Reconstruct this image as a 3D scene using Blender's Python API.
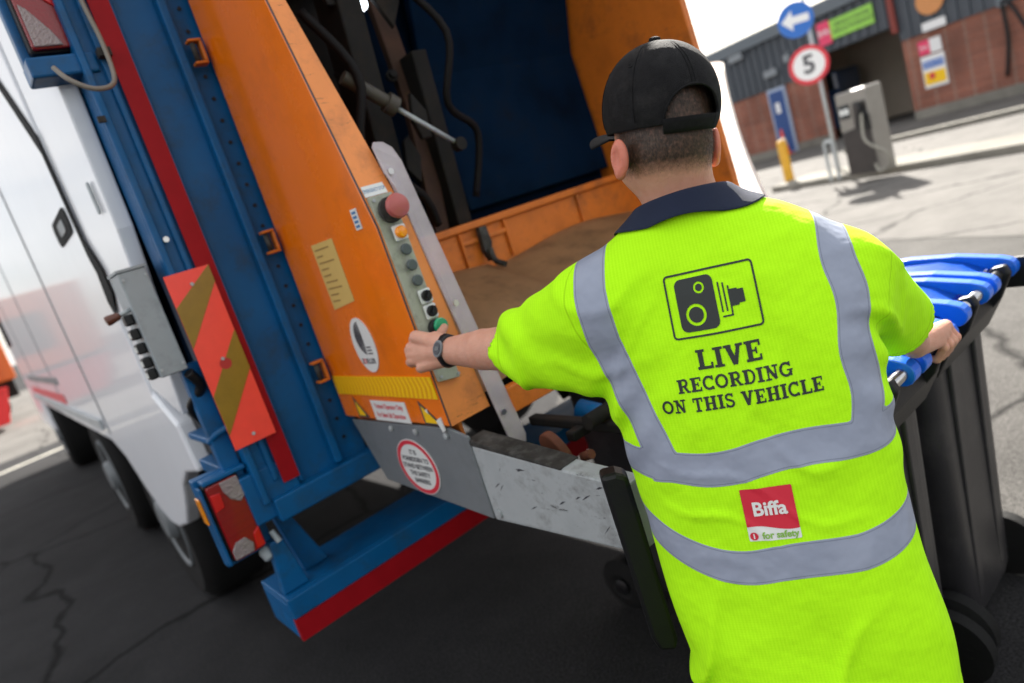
import bpy, bmesh, math, random
import numpy as np
from mathutils import Vector, Matrix
from mathutils.bvhtree import BVHTree
from mathutils import noise as mnoise

for _o in list(bpy.data.objects): bpy.data.objects.remove(_o)
S = bpy.context.scene
COL = S.collection
rad = math.radians

# ------------------------------------------------------------ camera, sky, sun, exposure
CAM_H = 1.55; YAW = rad(36.5); PITCH = rad(11.1); ROLL = rad(17.9); FPX = 683.0
hd = Vector((math.sin(YAW), math.cos(YAW), 0))
rt0 = Vector((math.cos(YAW), -math.sin(YAW), 0))
fwd = hd*math.cos(PITCH) - Vector((0, 0, math.sin(PITCH)))
up0 = rt0.cross(fwd)
cr = rt0*math.cos(ROLL) - up0*math.sin(ROLL)
cu = rt0*math.sin(ROLL) + up0*math.cos(ROLL)
CP = Vector((0, 0, CAM_H))
camd = bpy.data.cameras.new('camera'); cam = bpy.data.objects.new('camera', camd); COL.objects.link(cam)
M3 = Matrix((cr, cu, -fwd)).transposed()
cam.matrix_world = Matrix.Translation(CP) @ M3.to_4x4()
camd.sensor_width = 36; camd.lens = 36*FPX/1024; camd.clip_end = 3000; camd.clip_start = 0.05
camd.dof.use_dof = True; camd.dof.focus_distance = 1.12; camd.dof.aperture_fstop = 2.5
S.camera = cam

SUN_EL = rad(36); SUN_DIR = Vector((0.84, 0.54, 0)).normalized()*math.cos(SUN_EL) + Vector((0, 0, math.sin(SUN_EL)))
w = bpy.data.worlds.new("World"); S.world = w; w.use_nodes = True
nt = w.node_tree; bgn = nt.nodes['Background']
sky = nt.nodes.new('ShaderNodeTexSky'); sky.sky_type = 'NISHITA'; sky.sun_disc = False
sky.sun_elevation = SUN_EL; sky.sun_rotation = math.atan2(SUN_DIR.x, SUN_DIR.y)
sky.air_density = 1.0; sky.dust_density = 2.5; sky.ozone_density = 1.0
tcw = nt.nodes.new('ShaderNodeTexCoord'); mpw = nt.nodes.new('ShaderNodeMapping'); mpw.inputs['Scale'].default_value = (1, 1, 2.6); nt.links.new(tcw.outputs['Generated'], mpw.inputs[0])
cn_ = nt.nodes.new('ShaderNodeTexNoise'); cn_.inputs['Scale'].default_value = 2.3; cn_.inputs['Detail'].default_value = 9; cn_.inputs['Roughness'].default_value = .58; nt.links.new(mpw.outputs[0], cn_.inputs['Vector'])
crp = nt.nodes.new('ShaderNodeMapRange'); crp.inputs[1].default_value = .40; crp.inputs[2].default_value = .58; crp.inputs[3].default_value = .25; crp.inputs[4].default_value = .92; nt.links.new(cn_.outputs[0], crp.inputs[0])
cmx = nt.nodes.new('ShaderNodeMix'); cmx.data_type = 'RGBA'; nt.links.new(crp.outputs[0], cmx.inputs[0]); nt.links.new(sky.outputs[0], cmx.inputs[6]); cmx.inputs[7].default_value = (8.4, 8.3, 8.1, 1)
nt.links.new(cmx.outputs[2], bgn.inputs[0]); bgn.inputs[1].default_value = 0.055
sl = bpy.data.lights.new('sun', 'SUN'); sl.energy = 4.8; sl.angle = rad(0.5); sl.color = (1, .95, .87)
sun = bpy.data.objects.new('sun', sl); COL.objects.link(sun)
sun.rotation_euler = SUN_DIR.to_track_quat('Z', 'Y').to_euler()
S.view_settings.view_transform = 'Standard'; S.view_settings.look = 'None'
S.view_settings.exposure = 1.90; S.view_settings.gamma = 1; S.view_settings.use_curve_mapping = False

# ------------------------------------------------------------ geometry helpers
VR, VU = cr.copy(), cu.copy()
def ray(x, y): return (fwd*FPX + VR*(x-512) + VU*(341.5-y)).normalized()
def ath(x, y, R):                       # point of the place at horizontal distance R from the viewpoint
    d = ray(x, y); return CP + d*(R/d.dot(hd))
def link(name, bm_or_me, mats, parent=None, smooth=False, bevel=0, autos=False):
    if isinstance(bm_or_me, bmesh.types.BMesh):
        me = bpy.data.meshes.new(name); 
        bmesh.ops.recalc_face_normals(bm_or_me, faces=bm_or_me.faces[:])
        bm_or_me.to_mesh(me); bm_or_me.free()
    else: me = bm_or_me
    if not isinstance(mats, (list, tuple)): mats = [mats]
    for m in mats: me.materials.append(m)
    o = bpy.data.objects.new(name, me); COL.objects.link(o)
    if smooth: me.shade_smooth()
    if autos: me.shade_smooth(); me.set_sharp_from_angle(angle=rad(35))
    if bevel:
        b = o.modifiers.new('bevel', 'BEVEL'); b.width = bevel; b.segments = 2; b.limit_method = 'ANGLE'; b.angle_limit = rad(40)
    if parent is not None: o.parent = parent
    return o
def thing(name, label, cat, loc=(0, 0, 0), group=None):
    o = bpy.data.objects.new(name, None); COL.objects.link(o); o.empty_display_size = .2
    o['label'] = label; o['category'] = cat
    if group: o['group'] = group
    return o
def tag(o, label, cat, group=None):
    o['label'] = label; o['category'] = cat
    if group: o['group'] = group
    return o
def struct(o): o['kind'] = 'structure'; return o
def link_each(name, b, m, parent=None, **k):
    bmesh.ops.recalc_face_normals(b, faces=b.faces[:]); seen = set(); out = []
    for v in b.verts[:]:
        if v in seen: continue
        st = [v]; comp = []; seen.add(v)
        while st:
            q = st.pop(); comp.append(q)
            for e in q.link_edges:
                w_ = e.other_vert(q)
                if w_ not in seen: seen.add(w_); st.append(w_)
        nb = bmesh.new(); mp_ = {q: nb.verts.new(q.co) for q in comp}; fs = {f for q in comp for f in q.link_faces}
        for f in fs: g = nb.faces.new([mp_[q] for q in f.verts]); g.smooth = f.smooth
        out.append(link(name, nb, m, parent, **k))
    b.free(); return out[0]
ID = lambda x, y, o: (x, y, o)
def prism(bm, pts, mp, o0, o1, mi=0):
    """polygon pts in a 2D plane, mp(u,v,offset)->xyz, between the two offsets"""
    a = [bm.verts.new(mp(u, v, o0)) for u, v in pts]; b = [bm.verts.new(mp(u, v, o1)) for u, v in pts]
    n = len(pts); fs = [bm.faces.new(a), bm.faces.new(b[::-1])]
    for i in range(n): fs.append(bm.faces.new((a[i], b[i], b[(i+1) % n], a[(i+1) % n])))
    for f in fs: f.material_index = mi
    return fs
def rect(bm, u0, u1, v0, v1, mp, o0, o1, mi=0): return prism(bm, [(u0, v0), (u1, v0), (u1, v1), (u0, v1)], mp, o0, o1, mi)
def box(bm, x0, x1, y0, y1, z0, z1, mi=0): return prism(bm, [(x0, y0), (x1, y0), (x1, y1), (x0, y1)], ID, z0, z1, mi)
def circ(u, v, r, n=28, ry=None, rot=0):
    ry = ry or r; c, s = math.cos(rot), math.sin(rot)
    return [(u+r*math.cos(t)*c-ry*math.sin(t)*s, v+r*math.cos(t)*s+ry*math.sin(t)*c) for t in [2*math.pi*i/n for i in range(n)]]
def rrect(u0, u1, v0, v1, r, n=5):
    out = []
    for cx, cy, a in ((u1-r, v1-r, 0), (u0+r, v1-r, 90), (u0+r, v0+r, 180), (u1-r, v0+r, 270)):
        for i in range(n+1):
            t = rad(a+90*i/n); out.append((cx+r*math.cos(t), cy+r*math.sin(t)))
    return out
def tube(bm, pts, r, n=12, mi=0, caps=True):
    pts = [Vector(p) for p in pts]; rs = r if isinstance(r, (list, tuple)) else [r]*len(pts)
    d0 = (pts[1]-pts[0]).normalized(); ref = Vector((0, 0, 1)) if abs(d0.z) < .9 else Vector((1, 0, 0))
    u = d0.cross(ref).normalized(); rings = []
    for i, p in enumerate(pts):
        d = (pts[min(i+1, len(pts)-1)]-pts[max(i-1, 0)]).normalized()
        u = (u-d*u.dot(d)).normalized(); v = d.cross(u)
        rings.append([bm.verts.new(p+(u*math.cos(t)+v*math.sin(t))*rs[i]) for t in [2*math.pi*k/n for k in range(n)]])
    for a, b in zip(rings, rings[1:]):
        for k in range(n):
            f = bm.faces.new((a[k], a[(k+1) % n], b[(k+1) % n], b[k])); f.material_index = mi; f.smooth = True
    if caps: bm.faces.new(rings[0][::-1]).material_index = mi; bm.faces.new(rings[-1]).material_index = mi
def lathe(bm, prof, c, ax, n=40, mi=0):
    """prof: list of (radius, along)"""
    c = Vector(c); ax = Vector(ax).normalized(); u = ax.orthogonal().normalized(); v = ax.cross(u); rings = []
    for r, h in prof:
        r = max(r, .0004)
        rings.append([bm.verts.new(c+ax*h+(u*math.cos(t)+v*math.sin(t))*r) for t in [2*math.pi*k/n for k in range(n)]])
    for a, b in zip(rings, rings[1:]):
        for k in range(n):
            f = bm.faces.new((a[k], a[(k+1) % n], b[(k+1) % n], b[k])); f.material_index = mi
    bm.faces.new(rings[0][::-1]).material_index = mi; bm.faces.new(rings[-1]).material_index = mi
def smoothpath(pts, n=6):
    pts = [Vector(p) for p in pts]; out = []
    for i in range(len(pts)-1):
        p0 = pts[max(i-1, 0)]; p1 = pts[i]; p2 = pts[i+1]; p3 = pts[min(i+2, len(pts)-1)]
        for k in range(n):
            t = k/n; out.append(.5*((2*p1)+(p2-p0)*t+(2*p0-5*p1+4*p2-p3)*t*t+(3*p1-p0-3*p2+p3)*t**3))
    out.append(pts[-1]); return out
def text_into(bm, s, size, mp, off, cu0, cv0, align='CENTER', mi=0, sx=1.0, bold=0.0):
    c = bpy.data.curves.new('lettering', 'FONT'); c.body = s; c.size = size; c.align_x = align; c.align_y = 'CENTER'
    c.resolution_u = 3; c.offset = bold
    o = bpy.data.objects.new('lettering', c); COL.objects.link(o)
    dg = bpy.context.evaluated_depsgraph_get(); dg.update()
    me = bpy.data.meshes.new_from_object(o.evaluated_get(dg))
    vs = [bm.verts.new(mp(cu0+v.co.x*sx, cv0+v.co.y, off)) for v in me.vertices]
    for p in me.polygons:
        try: f = bm.faces.new([vs[i] for i in p.vertices]); f.material_index = mi
        except ValueError: pass
    bpy.data.objects.remove(o); bpy.data.meshes.remove(me); bpy.data.curves.remove(c)

# ---- signed distance fields meshed by surface nets
def sdf_mesh(fn, lo, hi, h):
    lo = np.array(lo, float); hi = np.array(hi, float)
    n = np.ceil((hi-lo)/h).astype(int)+1
    g = np.meshgrid(*[lo[i]+h*np.arange(n[i]) for i in range(3)], indexing='ij')
    F = fn(g[0], g[1], g[2]).astype(np.float64); ins = F < 0
    cells = tuple(m-1 for m in n)
    cnt = np.zeros(cells, int)
    acc = np.zeros(cells+(3,)); num = np.zeros(cells)
    def sl(dx, dy, dz): return (slice(dx, dx+cells[0]), slice(dy, dy+cells[1]), slice(dz, dz+cells[2]))
    for ax in range(3):
        o = [0, 1]
        for a in o:
            for b in o:
                d0 = [0, 0, 0]; oth = [k for k in range(3) if k != ax]; d0[oth[0]] = a; d0[oth[1]] = b
                d1 = list(d0); d1[ax] = 1
                f0 = F[sl(*d0)]; f1 = F[sl(*d1)]; cr_ = (f0 < 0) != (f1 < 0)
                t = np.where(cr_, f0/np.where(cr_, f0-f1, 1), 0)
                for k in range(3):
                    acc[..., k] += np.where(cr_, (t if k == ax else d0[k]), 0)
                num += cr_
    act = num > 0; idx = -np.ones(cells, int); idx[act] = np.arange(act.sum())
    I = np.argwhere(act); V = lo+(I+acc[act]/num[act][:, None])*h
    faces = []
    for ax in range(3):
        o1, o2 = [(1, 2), (2, 0), (0, 1)][ax]
        a = [slice(1, cells[k]) for k in range(3)]; a[ax] = slice(0, cells[ax])
        st = [slice(1, cells[k]) for k in range(3)]; st[ax] = slice(0, cells[ax])
        i0 = ins[tuple(st)]; st2 = list(st); st2[ax] = slice(1, cells[ax]+1); i1 = ins[tuple(st2)]
        def sh(d1, d2):
            s = list(st); s[o1] = slice(1-d1, cells[o1]-d1); s[o2] = slice(1-d2, cells[o2]-d2); return idx[tuple(s)]
        q = np.stack([sh(1, 1), sh(0, 1), sh(0, 0), sh(1, 0)], -1)
        m = i0 & ~i1; faces.append(q[m]); m = ~i0 & i1; faces.append(q[m][:, ::-1])
    Fc = np.concatenate(faces); Fc = Fc[(Fc >= 0).all(1)]
    return V, Fc
def mesh_np(name, V, Fc):
    me = bpy.data.meshes.new(name); me.from_pydata([tuple(v) for v in V], [], [tuple(int(i) for i in f) for f in Fc]); me.update(); return me
def smin(a, b, k):
    h = np.clip(.5+.5*(b-a)/k, 0, 1); return b*(1-h)+a*h-k*h*(1-h)
def cone(X, Y, Z, a, b, ra, rb):
    a = np.array(a, float); b = np.array(b, float); d = b-a; L2 = d@d
    t = np.clip(((X-a[0])*d[0]+(Y-a[1])*d[1]+(Z-a[2])*d[2])/L2, 0, 1)
    return np.sqrt((X-a[0]-t*d[0])**2+(Y-a[1]-t*d[1])**2+(Z-a[2]-t*d[2])**2)-(ra+(rb-ra)*t)
def ellip(X, Y, Z, c, ax, r):
    """ax: three orthonormal vectors, r: radii"""
    P = [(X-c[0])*a[0]+(Y-c[1])*a[1]+(Z-c[2])*a[2] for a in ax]
    k0 = np.sqrt(sum((p/q)**2 for p, q in zip(P, r))); k1 = np.sqrt(sum((p/q**2)**2 for p, q in zip(P, r)))
    return k0*(k0-1)/np.maximum(k1, 1e-9)
def join_np(parts):
    Vs, Fs, o = [], [], 0
    for V, Fc in parts: Vs.append(V); Fs.append(Fc+o); o += len(V)
    return np.concatenate(Vs), np.concatenate(Fs)

# ---- flat marks cut out of a 2D distance field (for writing that has to follow cloth)
def seg2(X, Y, x0, y0, x1, y1, w, rnd=False):
    dx, dy = x1-x0, y1-y0; L = math.hypot(dx, dy); dx /= L; dy /= L
    u = (X-x0)*dx+(Y-y0)*dy; v = np.abs(-(X-x0)*dy+(Y-y0)*dx)
    if rnd:
        uc = np.clip(u, 0, L); return np.hypot(u-uc, v)-w/2
    return np.maximum(np.maximum(-u, u-L), v-w/2)
def rect2(X, Y, x0, y0, x1, y1, r=0):
    qx = np.abs(X-(x0+x1)/2)-(x1-x0)/2+r; qy = np.abs(Y-(y0+y1)/2)-(y1-y0)/2+r
    return np.hypot(np.maximum(qx, 0), np.maximum(qy, 0))+np.minimum(np.maximum(qx, qy), 0)-r
def arc2(X, Y, cx, cy, rx, ry, a0, a1, w, n=14):
    d = None; P = [(cx+rx*math.cos(rad(a0+(a1-a0)*i/n)), cy+ry*math.sin(rad(a0+(a1-a0)*i/n))) for i in range(n+1)]
    for p, q in zip(P, P[1:]):
        e = seg2(X, Y, *p, *q, w, True); d = e if d is None else np.minimum(d, e)
    return d
def cut2(fn, x0, x1, y0, y1, h):
    """2D region fn<0 as (verts, faces)"""
    nx = int((x1-x0)/h)+1; ny = int((y1-y0)/h)+1
    gx = x0+np.arange(nx+1)*h; gy = y0+np.arange(ny+1)*h
    X, Y = np.meshgrid(gx, gy, indexing='ij'); F = fn(X, Y)
    vs, fs, key = [], [], {}
    def gv(i, j):
        k = (i, j)
        if k not in key: key[k] = len(vs); vs.append((gx[i], gy[j]))
        return key[k]
    def ev(a, b):
        k = (min(a, b), max(a, b))
        if k not in key:
            fa, fb = F[k[0]], F[k[1]]; t = fa/(fa-fb); key[k] = len(vs)
            vs.append((gx[k[0][0]]+(gx[k[1][0]]-gx[k[0][0]])*t, gy[k[0][1]]+(gy[k[1][1]]-gy[k[0][1]])*t))
        return key[k]
    mn = np.minimum(np.minimum(F[:-1, :-1], F[1:, :-1]), np.minimum(F[:-1, 1:], F[1:, 1:]))
    mx = np.maximum(np.maximum(F[:-1, :-1], F[1:, :-1]), np.maximum(F[:-1, 1:], F[1:, 1:]))
    for i, j in np.argwhere(mn < 0):
        c = [(i, j), (i+1, j), (i+1, j+1), (i, j+1)]; c = [(int(a), int(b)) for a, b in c]
        if mx[i, j] < 0: fs.append([gv(*k) for k in c]); continue
        poly = []
        for k in range(4):
            a, b = c[k], c[(k+1) % 4]
            if F[a] < 0: poly.append(gv(*a))
            if (F[a] < 0) != (F[b] < 0): poly.append(ev(a, b))
        poly = list(dict.fromkeys(poly))
        if len(poly) > 2: fs.append(poly)
    return vs, fs

# slab-serif capitals: height 1, list of rects / strokes / arcs
TK, TN, SE = .235, .15, .13
def glyph(ch):
    st = lambda x: [('r', x-TK/2, 0, x+TK/2, 1)]
    sr = lambda x, y, w=.42: [('r', x-w/2, y-(SE if y > .5 else 0), x+w/2, y+(0 if y > .5 else SE))]
    if ch == 'L': return .80, st(.24)+sr(.24, 1)+[('r', .03, 0, .78, SE+.02), ('r', .68, 0, .78, .32)]
    if ch == 'I': return .50, st(.25)+sr(.25, 1, .46)+sr(.25, 0, .46)
    if ch == 'V': return .92, [('s', .2, .97, .46, .02, TK), ('s', .72, .97, .46, .02, TN+.03)]+sr(.19, 1, .36)+sr(.74, 1, .34)
    if ch == 'E': return .82, st(.24)+[('r', .03, 0, .76, SE+.01), ('r', .03, 1-SE, .76, 1), ('r', .24, .45, .56, .55), ('r', .5, .34, .58, .66), ('r', .67, 0, .76, .3), ('r', .67, .7, .76, 1)]
    if ch == 'R': return .90, st(.24)+sr(.24, 0)+[('r', .03, 1-SE, .5, 1), ('r', .24, .44, .5, .54), ('a', .5, .72, .19, .23, -90, 90, .16), ('s', .5, .48, .74, .04, .17), ('r', .62, 0, .9, SE)]
    if ch == 'C': return .84, [('a', .44, .5, .34, .42, 50, 310, .17), ('r', .66, .66, .76, 1), ('r', .66, 0, .76, .2)]
    if ch == 'O': return .90, [('a', .44, .5, .35, .42, 0, 360, .17)]
    if ch == 'D': return .88, st(.24)+[('r', .03, 0, .45, SE), ('r', .03, 1-SE, .45, 1), ('a', .42, .5, .34, .445, -90, 90, .14)]
    if ch == 'N': return .94, [('r', .18, 0, .29, 1), ('r', .68, .05, .79, 1), ('s', .2, .95, .74, .05, .2)]+sr(.2, 1, .36)+sr(.22, 0, .4)+sr(.73, 1, .38)
    if ch == 'G': return .90, [('a', .44, .5, .34, .42, 50, 330, .17), ('r', .66, .68, .76, 1), ('r', .66, .04, .8, .45), ('r', .5, .4, .88, .5)]
    if ch == 'T': return .84, [('r', .32, 0, .51, 1), ('r', .05, 1-SE, .78, 1), ('r', .05, .68, .14, 1), ('r', .69, .68, .78, 1)]+sr(.415, 0, .42)
    if ch == 'H': return .98, st(.24)+st(.74)+sr(.24, 0)+sr(.24, 1)+sr(.74, 0)+sr(.74, 1)+[('r', .24, .44, .74, .54)]
    if ch == 'S': return .74, [('a', .36, .73, .24, .2, 30, 270, .15), ('a', .36, .28, .26, .22, -150, 90, .16), ('r', .55, .7, .63, 1), ('r', .06, 0, .14, .34)]
    return .42, []
def word_sdf(words, X, Y):
    """words: (string, centre x, baseline y, height, x-stretch)"""
    d = np.full(X.shape, 9.)
    for s, cx, y0, hgt, sx in words:
        tot = sum(glyph(c)[0]+.03 for c in s)*hgt*sx; x = cx-tot/2
        for c in s:
            adv, pr = glyph(c)
            x1 = x+adv*hgt*sx
            msk = (X > x-.01) & (X < x1+.01) & (Y > y0-.01) & (Y < y0+hgt+.01)
            if pr and msk.any():
                gx = (X[msk]-x)/(hgt*sx); gy = (Y[msk]-y0)/hgt; e = np.full(gx.shape, 9.)
                for p in pr:
                    if p[0] == 'r': q = rect2(gx, gy, p[1], p[2], p[3], p[4])
                    elif p[0] == 's': q = seg2(gx, gy, *p[1:6])
                    else: q = arc2(gx, gy, *p[1:8])
                    e = np.minimum(e, q)
                d[msk] = np.minimum(d[msk], e*hgt)
            x = x1+.03*hgt*sx
    return d

# ------------------------------------------------------------ materials
def mat(name, col, rough=.5, metal=0, var=0, vscale=8, dirt=None, dscale=5, damt=.5, bump=0, bscale=60, coat=0, spec=.5,
        emit=None, estr=0, alpha=1, trans=0, sss=0, coords='Object', rvar=0, scratch=0):
    m = bpy.data.materials.new(name); m.use_nodes = True; t = m.node_tree; N = t.nodes; L = t.links; b = N['Principled BSDF']
    b.inputs['Base Color'].default_value = (*col, 1); b.inputs['Roughness'].default_value = rough
    b.inputs['Metallic'].default_value = metal; b.inputs['Specular IOR Level'].default_value = spec
    b.inputs['Coat Weight'].default_value = coat; b.inputs['Coat Roughness'].default_value = .06
    b.inputs['Alpha'].default_value = alpha; b.inputs['Transmission Weight'].default_value = trans
    if sss:
        b.inputs['Subsurface Weight'].default_value = sss; b.inputs['Subsurface Radius'].default_value = (1, .35, .2); b.inputs['Subsurface Scale'].default_value = .012
    if emit: b.inputs['Emission Color'].default_value = (*emit, 1); b.inputs['Emission Strength'].default_value = estr
    tc = N.new('ShaderNodeTexCoord').outputs[coords]
    def noise(sc, det=6, r=.6):
        n = N.new('ShaderNodeTexNoise'); n.inputs['Scale'].default_value = sc; n.inputs['Detail'].default_value = det; n.inputs['Roughness'].default_value = r
        L.new(tc, n.inputs['Vector']); return n.outputs['Fac']
    def ramp(src, a, bb, c0, c1):
        r = N.new('ShaderNodeMapRange'); r.inputs[1].default_value = a; r.inputs[2].default_value = bb; r.inputs[3].default_value = c0; r.inputs[4].default_value = c1
        L.new(src, r.inputs[0]); return r.outputs[0]
    cur = None
    def mixc(fac, A, B):
        x = N.new('ShaderNodeMix'); x.data_type = 'RGBA'; L.new(fac, x.inputs[0])
        for s, v in ((6, A), (7, B)):
            if isinstance(v, tuple): x.inputs[s].default_value = (*v, 1)
            else: L.new(v, x.inputs[s])
        return x.outputs[2]
    if var:
        cur = mixc(ramp(noise(vscale), .3, .7, 0, 1), tuple(c*(1-var) for c in col), tuple(min(1, c*(1+var)) for c in col))
    if dirt:
        f = ramp(noise(dscale, 10, .72), .5, .72, 0, damt); cur = mixc(f, cur or col, dirt)
    if scratch:
        mp = N.new('ShaderNodeMapping'); mp.inputs['Scale'].default_value = (1, 1, 6); mp.inputs['Rotation'].default_value = (.3, .5, .2); L.new(tc, mp.inputs[0])
        n = N.new('ShaderNodeTexNoise'); n.inputs['Scale'].default_value = 14; n.inputs['Detail'].default_value = 9; n.inputs['Roughness'].default_value = .8; L.new(mp.outputs[0], n.inputs['Vector'])
        cur = mixc(ramp(n.outputs['Fac'], .61, .66, 0, scratch), cur or col, (.02, .018, .015))
    if cur: L.new(cur, b.inputs['Base Color'])
    if rvar: L.new(ramp(noise(dscale*1.3, 5), .3, .7, max(.02, rough-rvar), min(1, rough+rvar)), b.inputs['Roughness'])
    if bump:
        bn = N.new('ShaderNodeBump'); bn.inputs['Strength'].default_value = bump; bn.inputs['Distance'].default_value = .01
        L.new(noise(bscale, 4), bn.inputs['Height']); L.new(bn.outputs[0], b.inputs['Normal'])
    return m
MT = {}
MT['orange'] = mat('orange_gloss_paint', (.90, .195, .001), .25, var=.05, vscale=3, scratch=.10, dirt=(.34, .075, .005), dscale=6, damt=.35, coat=.5, rvar=.05)
MT['orange_worn'] = mat('orange_worn_paint', (.80, .26, .06), .45, var=.06, vscale=10, dirt=(.35, .12, .04), dscale=9, damt=.6, scratch=.85)
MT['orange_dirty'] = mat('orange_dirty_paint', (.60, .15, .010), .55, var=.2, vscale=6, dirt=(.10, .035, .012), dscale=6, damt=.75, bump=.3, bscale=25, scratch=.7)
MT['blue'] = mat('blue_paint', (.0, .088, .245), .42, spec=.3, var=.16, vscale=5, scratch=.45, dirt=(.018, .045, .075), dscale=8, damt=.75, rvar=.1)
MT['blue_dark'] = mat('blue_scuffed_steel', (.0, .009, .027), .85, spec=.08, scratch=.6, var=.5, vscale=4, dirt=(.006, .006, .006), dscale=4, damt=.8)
MT['black_greasy'] = mat('black_greasy_steel', (.012, .011, .01), .7, spec=.2, var=.3, dirt=(.04, .025, .015), dscale=12, damt=.5)
MT['red_tape'] = mat('red_reflective_tape', (.30, .005, .010), .45, spec=.15, var=.08, vscale=20)
MT['retro_red'] = mat('red_retroreflective_sheet', (.95, .07, .045), .3, var=.04, vscale=30)
MT['retro_ochre'] = mat('ochre_retroreflective_sheet', (.27, .16, .01), .3, var=.1, vscale=30)
MT['white'] = mat('white_gloss_paint', (.78, .80, .84), .38, spec=.35, var=.02, coat=.38, dirt=(.6, .6, .6), dscale=2, damt=.2)
MT['black'] = mat('black_plastic', (.007, .007, .008), .45, spec=.35, var=.2, bump=.1, bscale=200)
MT['rubber'] = mat('tyre_rubber', (.008, .008, .008), .8, spec=.2, var=.2, bump=.2)
MT['grey_box'] = mat('grey_enamel', (.30, .34, .36), .5, var=.06, dirt=(.12, .12, .12), dscale=14, damt=.5)
MT['steel_grey'] = mat('grey_painted_steel', (.16, .175, .185), .5, var=.08, dirt=(.07, .075, .075), dscale=7, damt=.45, rvar=.1)
MT['galv'] = mat('scuffed_grey_steel', (.42, .45, .46), .5, metal=.1, var=.12, vscale=9, dirt=(.08, .07, .06), dscale=9, damt=.8, scratch=.95)
MT['grime'] = mat('grimy_steel', (.035, .033, .03), .7, spec=.2, var=.5, vscale=20, dirt=(.12, .12, .11), dscale=24, damt=.7)
MT['alu'] = mat('aluminium', (.6, .6, .6), .3, metal=1, var=.05)
MT['chrome'] = mat('bright_steel_tube', (.5, .5, .5), .22, metal=1)
MT['panel_grey'] = mat('pale_green_grey_panel', (.36, .38, .30), .5, var=.08, dirt=(.12, .11, .08), dscale=30, damt=.6)
MT['label'] = mat('label_white', (.72, .74, .72), .4, var=.03)
MT['label_yellow'] = mat('label_buff', (.66, .46, .14), .5, var=.05)
MT['ink'] = mat('ink_dark', (.05, .05, .06), .5)
MT['ink_blue'] = mat('ink_blue', (.05, .18, .38), .5)
MT['ink_red'] = mat('ink_red', (.65, .03, .05), .45)
MT['ink_green'] = mat('ink_green', (.12, .45, .10), .5)
MT['yellow'] = mat('yellow_warning', (.92, .56, .0), .4)
MT['estop'] = mat('faded_red_plastic', (.42, .10, .09), .4, var=.08)
MT['amber'] = mat('amber_lens', (.95, .30, .0), .25, coat=.5)
MT['button'] = mat('grey_button', (.07, .09, .09), .4)
MT['green'] = mat('green_button', (.0, .30, .13), .3, coat=.4)
MT['teal'] = mat('teal_button', (.03, .18, .22), .3, coat=.4)
MT['guard'] = mat('scuffed_clear_plastic', (.62, .55, .58), .35, var=.1, vscale=20, alpha=.55, coat=.3)
MT['lens_red'] = mat('red_lamp_lens', (.24, .003, .005), .2, coat=.25, bump=.15, bscale=150)
MT['lens_red_hi'] = mat('bright_red_lamp_lens', (.55, .006, .006), .2, coat=.25, bump=.15, bscale=150)
MT['lens_clear'] = mat('clear_lamp_lens', (.30, .25, .25), .2, metal=.3, coat=.3, bump=.6, bscale=160)
MT['cable'] = mat('grey_cable', (.20, .18, .15), .5)
MT['hose'] = mat('hydraulic_hose', (.007, .006, .006), .6, spec=.15)
MT['brown'] = mat('worn_hopper_floor', (.44, .245, .115), .6, var=.2, vscale=5, dirt=(.15, .08, .04), dscale=9, damt=.7, rvar=.1)
MT['wood'] = mat('brown_knob', (.11, .035, .02), .35)
MT['glassdark'] = mat('dark_glass', (.02, .025, .03), .05, coat=.5)
MT['navy'] = mat('navy_cloth', (.008, .016, .045), .85, var=.15, bump=.5, bscale=900)
MT['capcloth'] = mat('black_cotton_twill', (.010, .010, .011), .85, spec=.2, var=.35, vscale=60, dirt=(.030, .029, .028), dscale=25, damt=.7, bump=.5, bscale=700)
MT['trouser'] = mat('dark_work_trousers', (.012, .014, .022), .85, var=.2, bump=.4, bscale=500)
MT['boot'] = mat('black_leather', (.02, .018, .016), .45, var=.2)
MT['print'] = mat('black_screen_print', (.013, .018, .016), .6)
MT['print_red'] = mat('red_screen_print', (.62, .015, .04), .6)
MT['print_white'] = mat('white_screen_print', (.75, .77, .74), .6)
MT['print_green'] = mat('green_screen_print', (.22, .45, .06), .6)
MT['bin_grey'] = mat('grey_bin_plastic', (.021, .020, .022), .40, scratch=.4, var=.1, vscale=10, dirt=(.09, .085, .08), dscale=5, damt=.35, bump=.1, bscale=120)
MT['bin_blue'] = mat('blue_bin_lid', (.006, .125, .68), .28, var=.08, vscale=8, bump=.08, bscale=100)
MT['brickbase'] = None
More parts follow.
